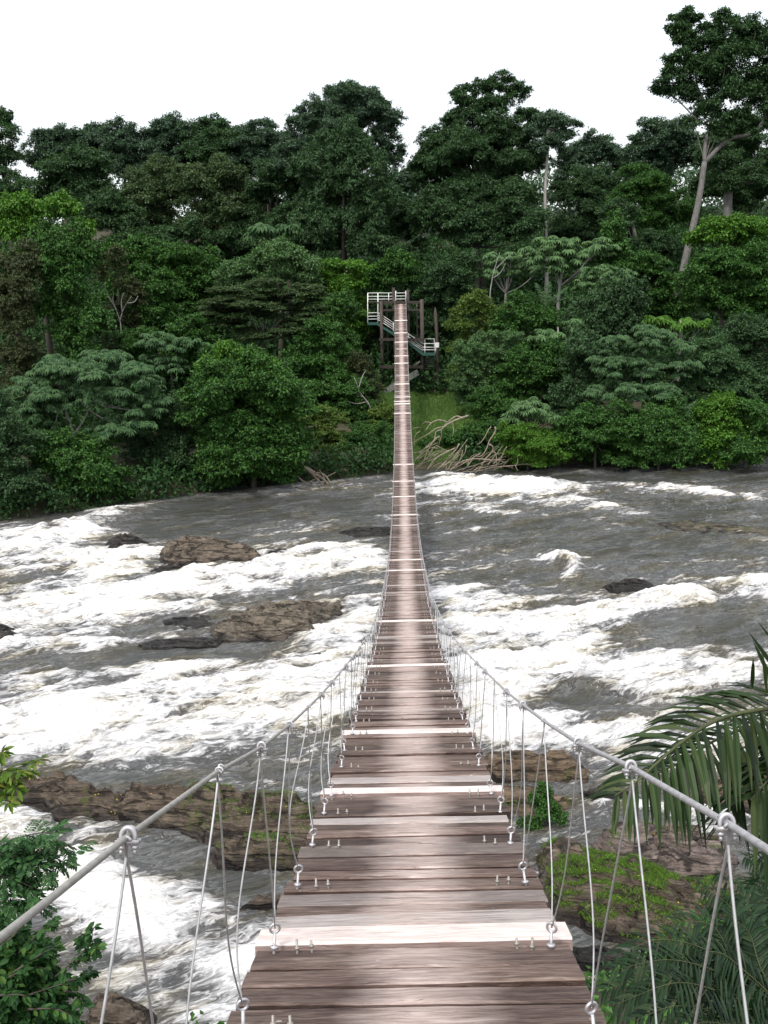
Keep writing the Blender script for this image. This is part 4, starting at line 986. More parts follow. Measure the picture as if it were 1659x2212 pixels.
def palm(name, label, base, crown_c, fronds, leaf, group=None, trunk_r=.16, stem_mat='green'):
    base = np.array((base[0], base[1], float(terrain(base[0], base[1])) - .2)); cc = np.asarray(crown_c, float)
    root = empty(name, base, label, 'palm', group)
    mb = MB(); P = curve_pts([base, (base + cc) / 2 + np.array((.1, 0, 0)), cc], 14)
    mb.tube(P, np.linspace(trunk_r * 1.2, trunk_r * .9, len(P)), 10); mb.build('trunk', BARK['dark'], root, True, off=base)
    for f in fronds:
        l, s = MB(), MB(); frond(l, s, **f)
        o = l.build('frond', LEAF[leaf], root, False, off=base)
        s.build('stalk', BARK[stem_mat], o, True, off=base)
    return root
cc = at(1180, 668, 103)
fr = []
for tx, ty, b in ((1135, 625, 12), (1158, 612, 6), (1186, 608, 0), (1222, 622, 8), (1245, 640, 14), (1125, 655, 16), (1205, 650, 10)):
    tip = at(tx, ty, 103 + rng.uniform(-2, 1)); md = (cc + tip) / 2 + np.array((0, 0, .35))
    fr.append(dict(path=[cc, md, tip], n=26, L=.75, w=.09, droop=.35, stem=.03))
palm('young_palm', 'young palm with grey-green arching fronds on the right slope', cc[:2], cc, fr, 'blue')

# ground cover
def scatter_cover(name, label, mat, P, leaf, up_=1.2, asp=.55, k=5, jit=.6, hexa=False):
    n = len(P)
    Q = np.repeat(P[:, None], k, 1) + rng.normal(0, leaf * jit, (n, k, 3)) * np.array((1, 1, .5))
    d = rng.normal(0, .8, (n, k, 3)) + np.array((0, 0, .1)); nn = np.array((0, -.15, up_)) + rng.normal(0, .5, (n, k, 3))
    V, F = leaf_geo(Q.reshape(-1, 3), d.reshape(-1, 3), nn.reshape(-1, 3), leaf * rng.uniform(.6, 1.3, n * k), leaf * asp * rng.uniform(.7, 1.2, n * k), hexa)
    o = link(name, mesh_np(name, V, [F], mat, False)); NLEAF[0] += len(F)
    return tag(o, label, kind='stuff')
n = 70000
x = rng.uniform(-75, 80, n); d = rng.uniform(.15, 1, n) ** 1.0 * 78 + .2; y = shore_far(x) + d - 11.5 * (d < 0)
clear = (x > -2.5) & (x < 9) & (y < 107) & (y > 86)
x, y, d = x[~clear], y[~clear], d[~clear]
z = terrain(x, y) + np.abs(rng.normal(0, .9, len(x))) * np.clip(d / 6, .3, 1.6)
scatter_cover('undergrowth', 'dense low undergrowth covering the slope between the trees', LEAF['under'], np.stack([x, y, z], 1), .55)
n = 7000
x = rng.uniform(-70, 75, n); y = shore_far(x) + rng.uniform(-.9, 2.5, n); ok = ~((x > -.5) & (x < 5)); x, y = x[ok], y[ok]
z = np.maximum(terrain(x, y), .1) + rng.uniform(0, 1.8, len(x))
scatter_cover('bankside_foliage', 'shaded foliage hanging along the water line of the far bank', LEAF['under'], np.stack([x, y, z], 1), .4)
# grass clearing below the bridge end
def blades(P, h, w, lean=.35):
    n = len(P); a = rng.uniform(0, 2 * np.pi, n); D = np.stack([np.cos(a) * lean, np.sin(a) * lean, np.ones(n)], 1) + rng.normal(0, .12, (n, 3))
    N = np.stack([-np.sin(a), np.cos(a), 0 * a], 1) + rng.normal(0, .3, (n, 3))
    return leaf_geo(P, D, N, h * rng.uniform(.5, 1.3, n), w, False, .1)
n = 42000
x = rng.uniform(-3, 9.5, n); y = rng.uniform(86, 108, n); ok = y > shore_far(x) + .6; x, y = x[ok], y[ok]
V, F = blades(np.stack([x, y, terrain(x, y) - .05], 1), .42, .075, .5)
tag(link('grass', mesh_np('grass', V, [F], LEAF['meadow'], False)), 'grass clearing on the bank under the end of the bridge', kind='stuff')
# woods beyond the crest
n = 9000
x = rng.uniform(-120, 130, n); y = rng.uniform(176, 205, n); z = terrain(x, y) + rng.uniform(0, 8.5, n) * (1 + .3 * fbm(x * .1, y * .1, 3))
scatter_cover('forest', 'forest closing off the ridge behind the skyline trees', LEAF['far'], np.stack([x, y, z], 1), .9)
# ---------------------------------------------------------------- stair tower at the far end
DT = 106.3
def tz(zx, zy, d=DT): return at((1060 + zx / 5.184) / 1.3888, (840 + zy / 5.184) / 1.3888, d)
WHITE = (lambda t: (t.principled((.74, .74, .73), .5), t.m)[1])(NT('white_rail_paint'))
GREEN = (lambda t: (t.principled((.018, .075, .058), .55), t.m)[1])(NT('green_steel_paint'))
GREY = bark_mat('grey_stair_boards', (.10, .11, .09), (.27, .28, .24), 3.)
DARKW = bark_mat('dark_pylon_wood', (.018, .014, .012), (.055, .042, .036), 3.)
b0 = tz(740, 1700); b0[2] = float(terrain(b0[0], b0[1]))
tower = empty('stair_tower', b0, 'stair tower with white railings and green zigzag flights at the far bridge end', 'stair tower')
def post(name, pts, r, mat, parent=tower, off=b0):
    mb = MB(); mb.tube(np.array(pts), r, 9); return mb.build(name, mat, parent, True, off=off)
def ground_under(p, extra=.3):
    q = np.array(p); q[2] = float(terrain(q[0], q[1])) - extra; return q
# pylons either side of the deck
for zx, r_ in ((625, .16), (848, .14)):
    top = tz(zx, 120 if zx < 700 else 150, DT - .3); post('pylon', [ground_under(top), top], r_, DARKW)
for zx, zt, r_, d in ((430, 330, .17, DT - .4), (1062, 300, .2, DT - .4), (520, 345, .09, DT + 3.), (985, 345, .09, DT + 3.)):
    top = tz(zx, zt, d); post('post', [ground_under(top), top], r_, BARK['post'])
# crossbeams
for za, zb, w in (((400, 345), (1075, 345), .26), ((400, 470), (1080, 460), .2), ((400, 925), (1080, 925), .28), ((400, 1352), (1080, 1352), .3)):
    mb = MB(); mb.bar(tz(*za, DT - .1), tz(*zb, DT - .1), .2, w); mb.build('crossbeam', DARKW, tower, off=b0)
# top platform boards
pa, pb = tz(225, 345, DT + .1), tz(1080, 345, DT + .1)
mb = MB()
for k in range(12):
    o_ = np.array((0, .22 * k, 0)); mb.bar(pa + o_, pb + o_, .2, .06)
mb.build('platform', DARKW, tower, off=b0)
def rail(name, posts, rails, r=.035, rp=.04, mat=WHITE):
    mb = MB()
    for a, b in rails: mb.tube(np.array([a, b]), r, 6)
    for a, b in posts: mb.tube(np.array([a, b]), rp, 6)
    return mb.build(name, mat, tower, True, off=b0)
db = DT + 2.6
rail('railing', [(tz(x, 200, db), tz(x, 345, db)) for x in (225, 383, 550)], [(tz(225, y, db), tz(610, y - 2, db)) for y in (203, 255, 299)])
rail('railing', [(tz(x, 170, db), tz(x, 345, db)) for x in (660, 817)], [(tz(660, y, db), tz(817, y - 2, db)) for y in (203, 250, 297)])
df = DT + .2
rail('railing', [(tz(225, 203, df), tz(222, 670, df)), (tz(383, 203, df), tz(383, 665, df))], [(tz(225, y, df), tz(385, y - 3, df)) for y in (512, 565, 610)], .035, .05)
rail('railing', [(tz(x0, y0, df), tz(x0, y0 + 140, df)) for x0, y0 in ((622, 665),)], [(tz(385, y, df), tz(650, y + 175, df)) for y in (508, 545, 580, 615)])
rail('railing', [(tz(858, 840, df), tz(858, 975, df))], [(tz(835, y, df), tz(1075, y + 165, df)) for y in (822, 868, 900, 930)])
rail('railing', [(tz(1113, 985, df), tz(1113, 1145, df)), (tz(1272, 985, df), tz(1272, 1145, df))], [(tz(1075, y, df), tz(1272, y + 2, df)) for y in (988, 1045, 1085)])
rail('railing', [(tz(1113, 915, df + 1.2), tz(1113, 1100, df + 1.2)), (tz(1258, 915, df + 1.2), tz(1258, 1100, df + 1.2))], [(tz(1113, 915, df + 1.2), tz(1258, 915, df + 1.2))], .03, .03)
# landings and flights
def landing(a, b, depth=1.2):
    mb = MB(); mb.bar(a, b, .08, .24); o_ = np.array((0, depth, 0)); mb.bar(a + o_, b + o_, .08, .24)
    for k in range(6): mb.bar(a + np.array((0, .1 + depth * k / 6, .1)), b + np.array((0, .1 + depth * k / 6, .1)), .17, .03)
    mb.build('landing', GREEN, tower, off=b0)
landing(tz(218, 682, df), tz(388, 680, df)); landing(tz(1085, 1160, df), tz(1275, 1158, df))
def flight(a, b, width, n, hs=.24, mat=GREEN, tread=GREY):
    mb = MB(); a = np.array(a); b = np.array(b); o_ = np.array((0, width, 0))
    mb.bar(a, b, .07, hs); mb.bar(a + o_, b + o_, .07, hs)
    f = mb.build('flight', mat, tower, off=b0)
    m2 = MB()
    for k in range(n):
        p = a + (b - a) * (k + .5) / n + np.array((0, .04, .02)); q = p + o_ - np.array((0, .08, 0)); m2.bar(p, q, .26, .04)
    m2.build('treads', tread, f, off=b0)
flight(tz(385, 690, df), tz(850, 985, df), 1.1, 12); flight(tz(840, 965, df), tz(1090, 1160, df), 1.1, 8)
# flight from the right landing away towards the slope
mb = MB(); m2 = MB()
for x in (1108, 1262): mb.bar(tz(x, 1180, df + 1.2), tz(x, 1390, df + 3.), .07, .22)
f = mb.build('flight', GREEN, tower, off=b0)
for k in range(6):
    y = 1215 + k * 32; m2.bar(tz(1112, y, df + 1.3 + k * .28), tz(1258, y, df + 1.3 + k * .28), .24, .05)
m2.build('treads', GREY, f, off=b0)
# lowest ramp down to the grass, with its side panel
mb = MB(); mb.bar(tz(1010, 1430, df - .3), tz(480, 1745, df - .8), .08, .62); mb.build('ramp_panel', GREY, tower, off=b0)
flight(tz(1010, 1470, df - .2), tz(480, 1790, df - .7), .9, 14)
rail('railing', [], [(tz(1035, 1260, df + .3), tz(930, 1330, df + .3)), (tz(1035, 1280, df + .3), tz(930, 1350, df + .3))], .04, .04, GREY)
# green panel at the foot
mb = MB(); mb.bar(tz(870, 1545, df + 2.4), tz(1110, 1545, df + 2.4), .06, .5); mb.build('base_panel', GREEN, tower, off=b0)
# sign
sa = tz(1268, 1010, df - .15); sb_ = tz(1332, 1010, df - .15)
mb = MB(); mb.bar(sa, sb_, .03, .52); mb.bar(sa + np.array((.1, .06, -.1)), sa + np.array((.1, .06, -.6)), .04, .04)
tag(mb.build('sign_board', WHITE), 'blank white board fixed to the right landing of the stair tower', 'sign')
# broken post
top = tz(1272, 425, DT + 1.); g = ground_under(tz(1300, 950, DT + 1.)); mb = MB()
P = curve_pts([g, tz(1300, 950, DT + 1), tz(1280, 600, DT + 1), top], 12); mb.tube(P, np.array(list(np.linspace(.17, .19, len(P) - 3)) + [.15, .09, .03]), 8)
tag(mb.build('dead_tree_stump', BARK['post'], None, True), 'tall broken dead trunk with a pointed top beside the stair tower', 'dead trunk')
# ---------------------------------------------------------------- driftwood
def drift(name, label, paths, d, conv, r0_, cat, zj=.8):
    P0 = conv(*paths[0][0][0], d); off = np.array((P0[0], P0[1], 0.))
    root = empty(name, off, label, cat)
    for pts, w in paths:
        j = rng.uniform(-zj, zj, 2); n = len(pts)
        Q = curve_pts([conv(x, y, d + j[0] + (j[1] - j[0]) * i / max(1, n - 1)) for i, (x, y) in enumerate(pts)], 14)
        mb = MB(); mb.tube(Q, np.linspace(r0_ * max(w, .75), r0_ * max(w, .75) * .5, len(Q)), 6)
        mb.build('branch', BARK['drift'], root, True, off=off)
def cz(zx, zy, d): return at((1200 + zx / 4.1475) / 1.3888, (1220 + zy / 4.1475) / 1.3888, d)
BR = [([(850, 112), (760, 140), (640, 190), (560, 240), (510, 290)], 1.6), ([(780, 140), (700, 118), (620, 170), (560, 230), (520, 280)], 1.3), ([(640, 195), (660, 230), (665, 300), (655, 370)], 1.),
 ([(590, 190), (480, 165), (400, 195), (350, 250), (315, 300)], 1.), ([(400, 205), (330, 190), (290, 205), (265, 230)], .7), ([(520, 285), (450, 310), (435, 380), (420, 420), (340, 500), (250, 560), (170, 570)], 1.1),
 ([(560, 245), (450, 270), (380, 320), (300, 370), (220, 410), (160, 460)], 1.), ([(240, 260), (190, 260), (150, 280)], .6), ([(250, 310), (200, 340), (180, 400), (175, 470)], .7), ([(515, 290), (515, 360), (490, 450), (470, 530)], .7),
 ([(500, 365), (440, 400), (380, 480), (340, 560), (300, 660), (240, 760)], 1.), ([(740, 460), (690, 540), (620, 610), (560, 680), (440, 810)], 1.2), ([(680, 520), (560, 570), (450, 640), (380, 720), (330, 800)], 1.1),
 ([(640, 540), (500, 610), (400, 660), (300, 700), (170, 790)], 1.), ([(470, 520), (400, 510), (330, 540), (260, 600), (180, 680)], .8), ([(780, 540), (770, 600), (740, 670), (690, 760)], .7), ([(825, 480), (810, 570), (770, 630), (745, 670)], .6),
 ([(1135, 250), (1100, 290), (1060, 370), (1010, 440), (955, 475)], 1.), ([(1180, 250), (1190, 300), (1150, 370), (1110, 430), (1080, 520), (1020, 610), (960, 620)], 1.5), ([(1110, 470), (1150, 490), (1155, 540), (1120, 590), (1060, 650), (1030, 720), (980, 790)], 1.4),
 ([(1140, 550), (1190, 580), (1200, 650), (1200, 720), (1170, 800)], 1.), ([(1330, 495), (1290, 560), (1260, 640), (1200, 740)], .8), ([(1435, 540), (1430, 600), (1340, 670), (1280, 740)], .8), ([(1430, 600), (1465, 640), (1460, 700), (1440, 740), (1465, 800)], 1.),
 ([(1660, 720), (1520, 715), (1400, 735), (1250, 745), (1100, 770), (960, 800), (780, 810)], 1.1), ([(1250, 660), (1130, 665), (1000, 650), (900, 650), (800, 670), (700, 720), (620, 800)], 1.2), ([(1300, 690), (1180, 660), (1050, 690), (900, 740), (750, 780), (650, 830)], 1.),
 ([(1000, 580), (900, 640), (800, 700), (680, 760), (560, 780)], .9), ([(900, 650), (820, 690), (720, 690), (600, 700), (480, 760)], .9), ([(860, 650), (840, 740), (770, 790)], .6), ([(580, 670), (575, 740), (572, 810)], .5), ([(1040, 690), (960, 720), (900, 770), (820, 800)], .7),
 ([(420, 700), (360, 760), (330, 800)], .6), ([(350, 640), (280, 690), (200, 740), (160, 735)], .7), ([(300, 560), (230, 620), (190, 650)], .6), ([(1220, 720), (1120, 740), (1000, 770), (930, 830)], .7), ([(450, 480), (520, 520), (600, 545), (700, 500)], .6)]
rb = random.Random(4)
for _ in range(34):      # finer twigs filling the tangle
    x0 = rb.uniform(180, 1180); y0 = rb.uniform(640, 800) - max(0, 560 - x0) * .25; L_ = rb.uniform(110, 330); a_ = rb.uniform(.15, 1.05); cv = rb.uniform(-60, 60)
    BR.append(([(x0, y0), (x0 + L_ * .5 * math.cos(a_) + cv * .4, y0 - L_ * .5 * math.sin(a_) - abs(cv) * .5), (x0 + L_ * math.cos(a_), y0 - L_ * math.sin(a_) + cv * .3)], rb.uniform(.45, .8)))
drift('fallen_branches', 'tangle of bare grey branches washed up on the bank right of the bridge', BR, 84.8, cz, .05, 'dead branches')
BL = [([(568, 990), (590, 998), (630, 1003), (665, 1012), (700, 1036), (712, 1050)], 2.2), ([(612, 970), (622, 985), (618, 1002)], .8), ([(635, 985), (650, 990), (658, 1010), (690, 1030)], 1.), ([(640, 1028), (665, 1045), (690, 1046)], 1.), ([(655, 1050), (680, 1035), (705, 1030), (725, 1020)], .8),
      ([(690, 1058), (700, 1035), (690, 1015)], .8), ([(715, 1045), (700, 1025), (680, 1020)], 1.1), ([(670, 1040), (690, 1055), (700, 1062)], .9), ([(560, 985), (575, 992), (592, 998)], .8), ([(645, 1010), (668, 1018), (696, 1046), (708, 1052)], 1.8)]
drift('drifted_tree', 'uprooted dead tree with its root end in the white water left of the bridge', BL, 82.2, lambda x, y, d: at(x, y, d), .075, 'dead tree', .35)
# bare stems standing in the green
for lab, d_, paths in (('bare pale forked stem rising through the bushes left of the young palm', 103., [[(1058, 660), (1062, 610), (1070, 575), (1080, 545)], [(1072, 580), (1090, 562), (1108, 545)], [(1066, 600), (1080, 590), (1092, 570)]]),
                       ('bare grey twiggy sapling between the creeper curtain and the dark slope tree', 95., [[(262, 720), (258, 690), (246, 660), (232, 640)], [(258, 695), (268, 665), (284, 640)], [(252, 672), (244, 650), (246, 632)], [(264, 675), (262, 650), (268, 632)], [(275, 655), (290, 652), (298, 640)]]),
                       ('bare dead twigs leaning out of the bush at the tower foot', 93., [[(800, 880), (780, 850), (765, 815)], [(785, 858), (770, 850), (752, 846)], [(775, 838), (782, 815), (790, 800)], [(792, 868), (770, 872), (750, 866)]])):
    b_ = at(*paths[0][0], d_); off = np.array((b_[0], b_[1], float(terrain(b_[0], b_[1])))); mb = MB()
    for i_, q_ in enumerate(paths):
        Q = curve_pts(([off] if i_ == 0 else []) + [at(x, y, d_ + rng.uniform(-.2, .2)) for x, y in q_], 12); mb.tube(Q, np.linspace(.075 if i_ == 0 else .05, .025, len(Q)), 5)
    o = mb.build('bare_sapling', BARK['pale'], None, True, off=off); o.location = tuple(off); tag(o, lab, 'dead tree', 'bare saplings on the far bank')
# yellow leaves caught on the branches
P = np.array([cz(x, y, 85.4) for x, y in ((1322, 690), (1218, 752), (1265, 745), (1400, 770), (1430, 790), (1440, 820), (1330, 680))]); P = np.repeat(P, 5, 0) + rng.normal(0, .12, (35, 3))
V, F = leaf_geo(P, rng.normal(size=(35, 3)), rng.normal(size=(35, 3)) + (0, -.8, .6), .32, .2)
tag(link('leafy_sprig', mesh_np('leafy_sprig', V, [F], LEAF['yellow'], False)), 'sprig of yellow leaves still hanging on the washed-up branches', 'sprig')

# ---------------------------------------------------------------- near vegetation
NEARV = 'plants beside the near end of the bridge'
tree('leafy_shrub', 'leafy shrub with broad green leaves below the left hand cable', 'shrub', NEARV, 'broad', 'shrub', 10.5, [(20, 2130, 70, 60), (80, 2070, 30, 24), (0, 2020, 36, 26), (60, 2190, 60, 36), (100, 2140, 26, 26), (-60, 2080, 60, 90), (110, 2210, 40, 26), (40, 2050, 30, 22)], .085, .6, hexa=True, limbs=16, trunk_r=.04, lobe=(.18, .3))
def sprig(name, label, tone, paths, d, leaf, k, base_px, cat='shrub', asp=.5, comp=False, parent=None):
    """twigs with leaves set along them"""
    b = at(*base_px, d); base = np.array((b[0] - .4, b[1], float(terrain(b[0] - .4, b[1])) - .1))
    root = empty(name, base, label, cat, NEARV)
    mb = MB(); Ps = []; Ds = []; Ns = []; Ls = []
    mb.tube(curve_pts([base, (base + b) / 2 + np.array((-.15, .1, 0)), b], 10), np.linspace(.035, .02, 10)[:11] if False else .026, 6)
    for pts in paths:
        P = curve_pts([at(x, y, d + rng.uniform(-.25, .25)) for x, y in pts], 18); mb.tube(P, np.linspace(.012, .004, len(P)), 5)
        T_ = unit(np.gradient(P, axis=0))
        for i in range(2, len(P)):
            for q in range(k):
                a = rng.uniform(0, 2 * np.pi); s_ = unit(np.cross(T_[i], (0, 0, 1.)))
                sd = s_ * math.cos(a) + np.array((0, 0, 1.)) * math.sin(a) * .5
                if comp:      # a short stalk with paired leaflets
                    st = P[i] + rng.normal(0, .01, 3); ax = unit(sd + T_[i] * .5 + np.array((0, 0, -.1))); ln = leaf * 2.6
                    for u_ in np.linspace(.2, 1, 6):
                        for sg in (-1, 1):
                            Ps.append(st + ax * ln * u_ + np.array((0, 0, -.12 * ln * u_ * u_))); Ds.append(ax * .7 + sg * unit(np.cross(ax, (0, 0, 1.))) + np.array((0, 0, -.25))); Ns.append(np.array((0, 0, 1.)) + rng.normal(0, .2, 3)); Ls.append(leaf * rng.uniform(.8, 1.2))
                else:
                    Ps.append(P[i] + sd * leaf * .15); Ds.append(sd + T_[i] * .6 + np.array((0, 0, -.35))); Ns.append(np.array((0, 0, 1.)) + rng.normal(0, .35, 3)); Ls.append(leaf * rng.uniform(.7, 1.2))
    Ls = np.array(Ls)
    V, F = leaf_geo(np.array(Ps), np.array(Ds), np.array(Ns), Ls, Ls * asp, True)
    link('crown', mesh_np('crown', V - base, [F], LEAF[tone], False), root)
    mb.build('trunk', BARK['dark'], root, True, off=base)
sprig('twiggy_shrub', 'twig with yellowing leaves reaching in from the left above the dark ledge', 'twig', [[(-40, 1690), (10, 1665), (50, 1655), (88, 1640)], [(-30, 1680), (20, 1690), (38, 1705)], [(-30, 1650), (-5, 1640), (6, 1622)], [(-20, 1690), (10, 1715), (20, 1735)], [(0, 1665), (40, 1670), (66, 1668)], [(-30, 1680), (10, 1675), (35, 1690), (45, 1700)]], 14., .15, 3, (-50, 1720), asp=.42)
sprig('feather_leaf_shrub', 'thin shrub with narrow feathery leaflets above the leafy shrub', 'comp', [[(-40, 1850), (30, 1830), (100, 1815), (170, 1835)], [(-40, 1860), (30, 1870), (90, 1850), (130, 1858)], [(-40, 1840), (20, 1815), (80, 1800), (120, 1798)], [(-30, 1880), (30, 1900), (70, 1920), (60, 1950)], [(-40, 1900), (10, 1930), (30, 1965), (90, 1945)], [(-30, 1840), (20, 1845), (60, 1860), (110, 1880)], [(-20, 1900), (20, 1895), (50, 1890)], [(0, 1870), (30, 1850), (60, 1835)]], 13., .085, 2, (-50, 1900), comp=True, asp=.42)
sprig('shrub_spray', 'leafy spray sticking out right of the leafy shrub over the foam', 'shrub', [[(-20, 2060), (30, 2020), (60, 1975), (70, 1950)], [(-20, 2040), (0, 1990), (20, 1955)], [(40, 2060), (90, 2010), (120, 1990)], [(30, 2100), (90, 2060), (130, 2040)], [(60, 2150), (120, 2130), (160, 2120)], [(60, 2180), (120, 2180), (165, 2200)], [(20, 2110), (70, 2090), (110, 2095)], [(0, 2150), (50, 2150), (90, 2170)], [(120, 2110), (165, 2070), (195, 2040), (200, 2005)], [(150, 2090), (190, 2060), (212, 2045)], [(140, 2120), (180, 2110), (200, 2095)], [(185, 2050), (180, 2025), (190, 2010)], [(140, 2140), (170, 2150), (180, 2170)]], 10.2, .095, 3, (60, 2230), asp=.6)

def fz4(zx, zy, d): return at((1750 + zx / 2.995) / 1.3888, (1850 + zy / 2.995) / 1.3888, d)
def fz5(zx, zy, d): return at((1700 + zx / 2.747) / 1.3888, (2450 + zy / 2.747) / 1.3888, d)
cc = at(1900, 1690, 7.6)
TOCAM = (-.25, -.8, .9)
fr = [dict(path=[cc, fz4(2050, 860, 7.6), fz4(1659, 830, 7.3), fz4(1200, 930, 7.1), fz4(830, 1170, 6.95), fz4(480, 1480, 6.85), fz4(280, 1610, 6.8)], n=64, L=.62, w=.05, droop=.5, sides=((1, .95), (-1, 1.1)), stem=.022, fwd_a=.65, nrm=(-.1, -.5, 1.)),
      dict(path=[cc, fz4(2100, 980, 8.), fz4(1659, 960, 7.9), fz4(1250, 1080, 7.7), fz4(880, 1300, 7.5), fz4(560, 1460, 7.4)], n=64, L=.64, w=.05, droop=.8, sides=((1, .8), (-1, 1.15)), stem=.02, fwd_a=.5, nrm=(-.1, -.3, 1.)),
      dict(path=[cc, fz4(2300, 600, 7.4), fz4(2000, 640, 7.1), fz4(1700, 700, 6.9), fz4(1500, 640, 6.8)], n=16, L=.8, w=.07, droop=-.03, sides=((1, 1.), ), stem=.02, fwd_a=.75, nrm=(-.5, -.9, .35), rise=.2),
      dict(path=[cc, fz4(2200, 1200, 7.2), fz4(1800, 1350, 7.), fz4(1500, 1650, 6.9)], n=34, L=.8, w=.06, droop=.9, stem=.02),
      dict(path=[cc, cc + np.array((1.2, -.6, .9)), cc + np.array((2.4, -1.2, .4))], n=30, L=.8, w=.06, droop=.5), dict(path=[cc, cc + np.array((.8, 1.2, 1.)), cc + np.array((1.4, 2.4, .5))], n=30, L=.8, w=.06, droop=.5)]
palm('palm', 'tall palm whose broad drooping frond hangs behind the right hand cable', (5.3, 6.5), cc, fr, 'palm', NEARV, .15)
cc2 = fz5(1780, 1560, 12.5)
tips = [((1250, 1150), (800, 1010), (430, 1130), 12.0), ((1300, 1300), (850, 1180), (400, 1260), 11.7), ((1300, 1450), (900, 1370), (420, 1540), 11.3), ((1400, 1200), (1200, 900), (900, 860), 12.8), ((1500, 1100), (1360, 760), (1100, 560), 13.5), ((1620, 1100), (1480, 700), (1250, 480), 13.9),
        ((1700, 1000), (1620, 640), (1560, 330), 14.2), ((1300, 1600), (900, 1560), (560, 1680), 11.), ((1400, 1700), (1100, 1700), (800, 1850), 10.8), ((1850, 1000), (1800, 640), (1760, 340), 14.), ((1200, 1400), (760, 1330), (330, 1420), 12.6), ((1500, 1300), (1250, 1120), (950, 1150), 12.2), ((1600, 1250), (1500, 950), (1330, 820), 13.)]
fr = []
for a, b, c, d in tips:
    fr.append(dict(path=[cc2, fz5(*a, (d + 12.5) / 2), fz5(*b, d), fz5(*c, d - .1)], n=38, L=.56, w=.052, droop=.5, stem=.012, fwd_a=.8, nrm=(-.1, -.35, 1.)))
palm('low_palm', 'lower palm with many dark narrow-leaved fronds beside the grassy ledge', cc2[:2], cc2, fr, 'palmdark', NEARV, .17)
cc3 = fz5(2150, 700, 16.)
fr = [dict(path=[cc3, fz5(*a, 16.), fz5(*b, 15.8)], n=38, L=.56, w=.052, droop=.5, stem=.012, nrm=(-.1, -.35, 1.)) for a, b in (((1850, 420), (1480, 330)), ((1800, 560), (1420, 560)), ((1850, 300), (1560, 120)), ((1800, 720), (1430, 820)), ((1900, 180), (1700, 20)), ((1800, 860), (1500, 1040)))]
palm('low_palm', 'palm at the right edge below the hand cable clamp, fronds overlapping the slab', cc3[:2], cc3, fr, 'palmdark', NEARV, .17)

# grass, moss and weeds on the near rocks
def on_rock(f, n, test):
    gx, gy, Z, sd = f
    x = rng.uniform(gx[0], gx[-1], n); y = rng.uniform(gy[0], gy[-1], n); z, s_ = rock_z(f, x, y)
    px_, py_, _ = project(np.stack([x, y, z], 1))
    k = (s_ > .12) & (z > .12) & test(x, y, px_, py_)
    return np.stack([x, y, z], 1)[k]
nz = lambda x, y, s=.8, o=0.: fbm(x * s + o, y * s + o, 4)
P = on_rock(RM, 120000, lambda x, y, a, b: nz(x, y, 1.5) > .16 - .42 * ((a > 1180) & (a < 1440) & (b > 1850) & (b < 1990)))
P = P[rng.random(len(P)) < .55]
V, F = blades(P, .16, .018, .7)
tag(link('ledge_grass', mesh_np('ledge_grass', V, [F], LEAF['grass'], False)), 'bright grass growing in patches over the ledge beside the deck', kind='stuff')
P = np.vstack([on_rock(RL, 60000, lambda x, y, a, b: (nz(x, y, 1.3, 5) > -.02 + .3 * (a < 400)) & (a > 250)), on_rock(RL2, 14000, lambda x, y, a, b: nz(x, y, 1.3, 5) > .08), on_rock(RT2, 12000, lambda x, y, a, b: nz(x, y, 1.3, 2) > .25), on_rock(RP, 30000, lambda x, y, a, b: nz(x, y, 1.2, 8) > .32)])
P = P[rng.random(len(P)) < .5]
V, F = blades(P, .11, .016, .9)
tag(link('moss', mesh_np('moss', V, [F], LEAF['grass'], False)), 'moss and small weeds on the ledges of the near bank', kind='stuff')
P = np.vstack([on_rock(RL, 5000, lambda x, y, a, b: nz(x, y, 1.6, 3) > .18), on_rock(RP, 900, lambda x, y, a, b: nz(x, y, 1.6, 3) > .25), on_rock(RM, 2600, lambda x, y, a, b: nz(x, y, 1.6, 3) > .2)])
P = P[rng.random(len(P)) < .2] + (0, 0, .06)
V, F = leaf_geo(P, rng.normal(size=P.shape), np.array((0, -.3, 1.)) + rng.normal(0, .3, P.shape), .045, .04)
FLOWER = (lambda t: (t.principled((.55, .42, .02), .6), t.m)[1])(NT('yellow_flower'))
tag(link('wildflowers', mesh_np('wildflowers', V, [F], FLOWER, False)), 'tiny yellow flowers dotted over the mossy ledges', kind='stuff')
c = on_z(1185, 1775, .2); d0 = float((c - EYE) @ fwd)
tree('riverside_bush', 'fine-leaved green bush growing on the tan rock right of the deck', 'bush', NEARV, 'broad', 'mid', d0, [(1165, 1735, 30, 26), (1200, 1765, 26, 34), (1150, 1780, 24, 20), (1205, 1805, 22, 18), (1175, 1705, 14, 14)], .07, .55, trunk_r=.02, lobe=(.16, .3))
# cover for the near bank
n = 9000
x = rng.uniform(-16, 22, n); y = rng.uniform(4, 26, n); k = y < shore_near(x) - .8; x, y = x[k], y[k]
scatter_cover('bank_undergrowth', 'low green growth on the near bank below the bridge', LEAF['mid'], np.stack([x, y, terrain(x, y) + rng.uniform(0, .5, len(x))], 1), .22)
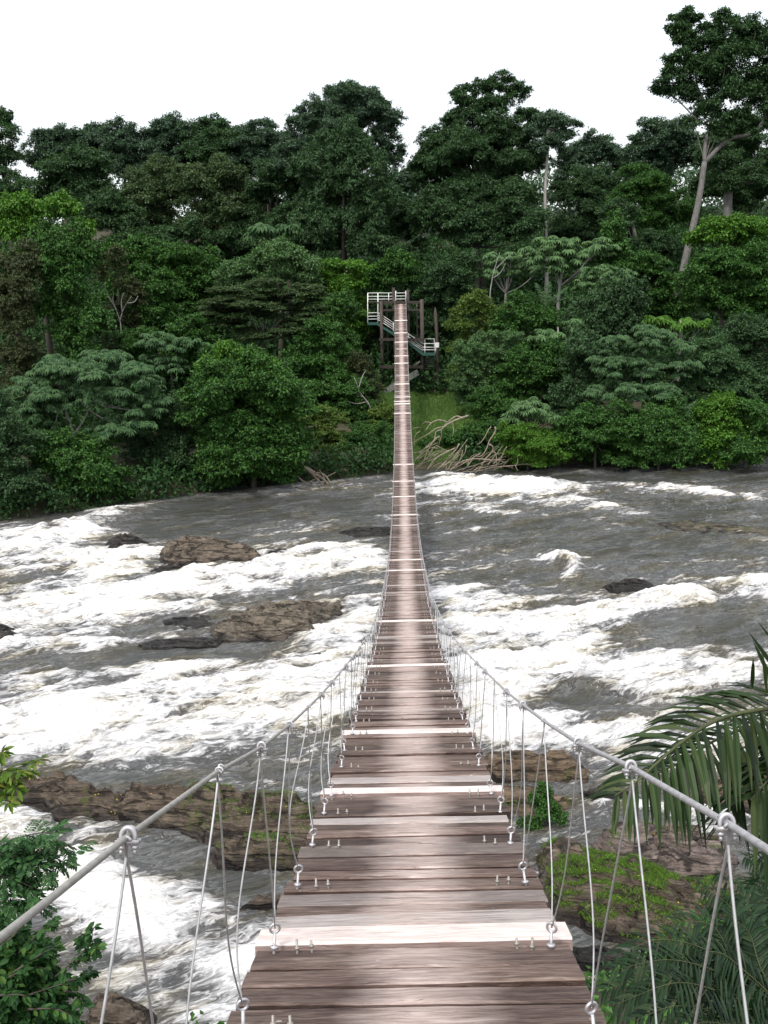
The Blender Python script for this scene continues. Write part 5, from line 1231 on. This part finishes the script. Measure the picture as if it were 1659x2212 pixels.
# ---------------------------------------------------------------- light
world = bpy.data.worlds.new("World"); scene.world = world; world.use_nodes = True
wt = world.node_tree; wt.nodes.clear()
wo = wt.nodes.new('ShaderNodeOutputWorld')
sky = wt.nodes.new('ShaderNodeTexSky'); sky.sky_type = 'NISHITA'; sky.sun_disc = False
SUN_EL, SUN_AZ = R(58), R(205)
sky.sun_elevation = SUN_EL; sky.sun_rotation = SUN_AZ; sky.dust_density = 4.; sky.air_density = 1.2
b1 = wt.nodes.new('ShaderNodeBackground'); b1.inputs[1].default_value = .06; wt.links.new(sky.outputs[0], b1.inputs[0])
# a white overcast veil over the blue sky, a little brighter overhead
tc = wt.nodes.new('ShaderNodeTexCoord'); sx = wt.nodes.new('ShaderNodeSeparateXYZ'); wt.links.new(tc.outputs['Generated'], sx.inputs[0])
cr = wt.nodes.new('ShaderNodeValToRGB'); wt.links.new(sx.outputs[2], cr.inputs[0])
cr.color_ramp.elements[0].position = .02; cr.color_ramp.elements[0].color = (.70, .72, .74, 1)
cr.color_ramp.elements[1].position = .7; cr.color_ramp.elements[1].color = (1., 1., 1., 1)
b2 = wt.nodes.new('ShaderNodeBackground'); b2.inputs[1].default_value = .9; wt.links.new(cr.outputs[0], b2.inputs[0])
ad = wt.nodes.new('ShaderNodeAddShader'); wt.links.new(b1.outputs[0], ad.inputs[0]); wt.links.new(b2.outputs[0], ad.inputs[1]); wt.links.new(ad.outputs[0], wo.inputs[0])
sd = bpy.data.lights.new('sun', 'SUN'); sd.energy = 2.0; sd.angle = R(8); sd.color = (1., .96, .9)
so = bpy.data.objects.new('sun', sd); COL.objects.link(so); so.location = (0, -20, 60)
# direction the light comes from
az = SUN_AZ
frm = Vector((math.sin(az) * math.cos(SUN_EL), math.cos(az) * math.cos(SUN_EL), math.sin(SUN_EL)))
so.rotation_euler = frm.to_track_quat('Z', 'Y').to_euler()
scene.view_settings.view_transform = 'Standard'; scene.view_settings.look = 'None'
scene.view_settings.exposure = .45; scene.view_settings.gamma = 1.
scene.view_settings.use_curve_mapping = False
try:
    scene.cycles.max_bounces = 6; scene.cycles.diffuse_bounces = 3; scene.cycles.glossy_bounces = 3; scene.cycles.transmission_bounces = 3
    scene.cycles.use_denoising = True
except Exception: pass
print('LEAVES', NLEAF[0])
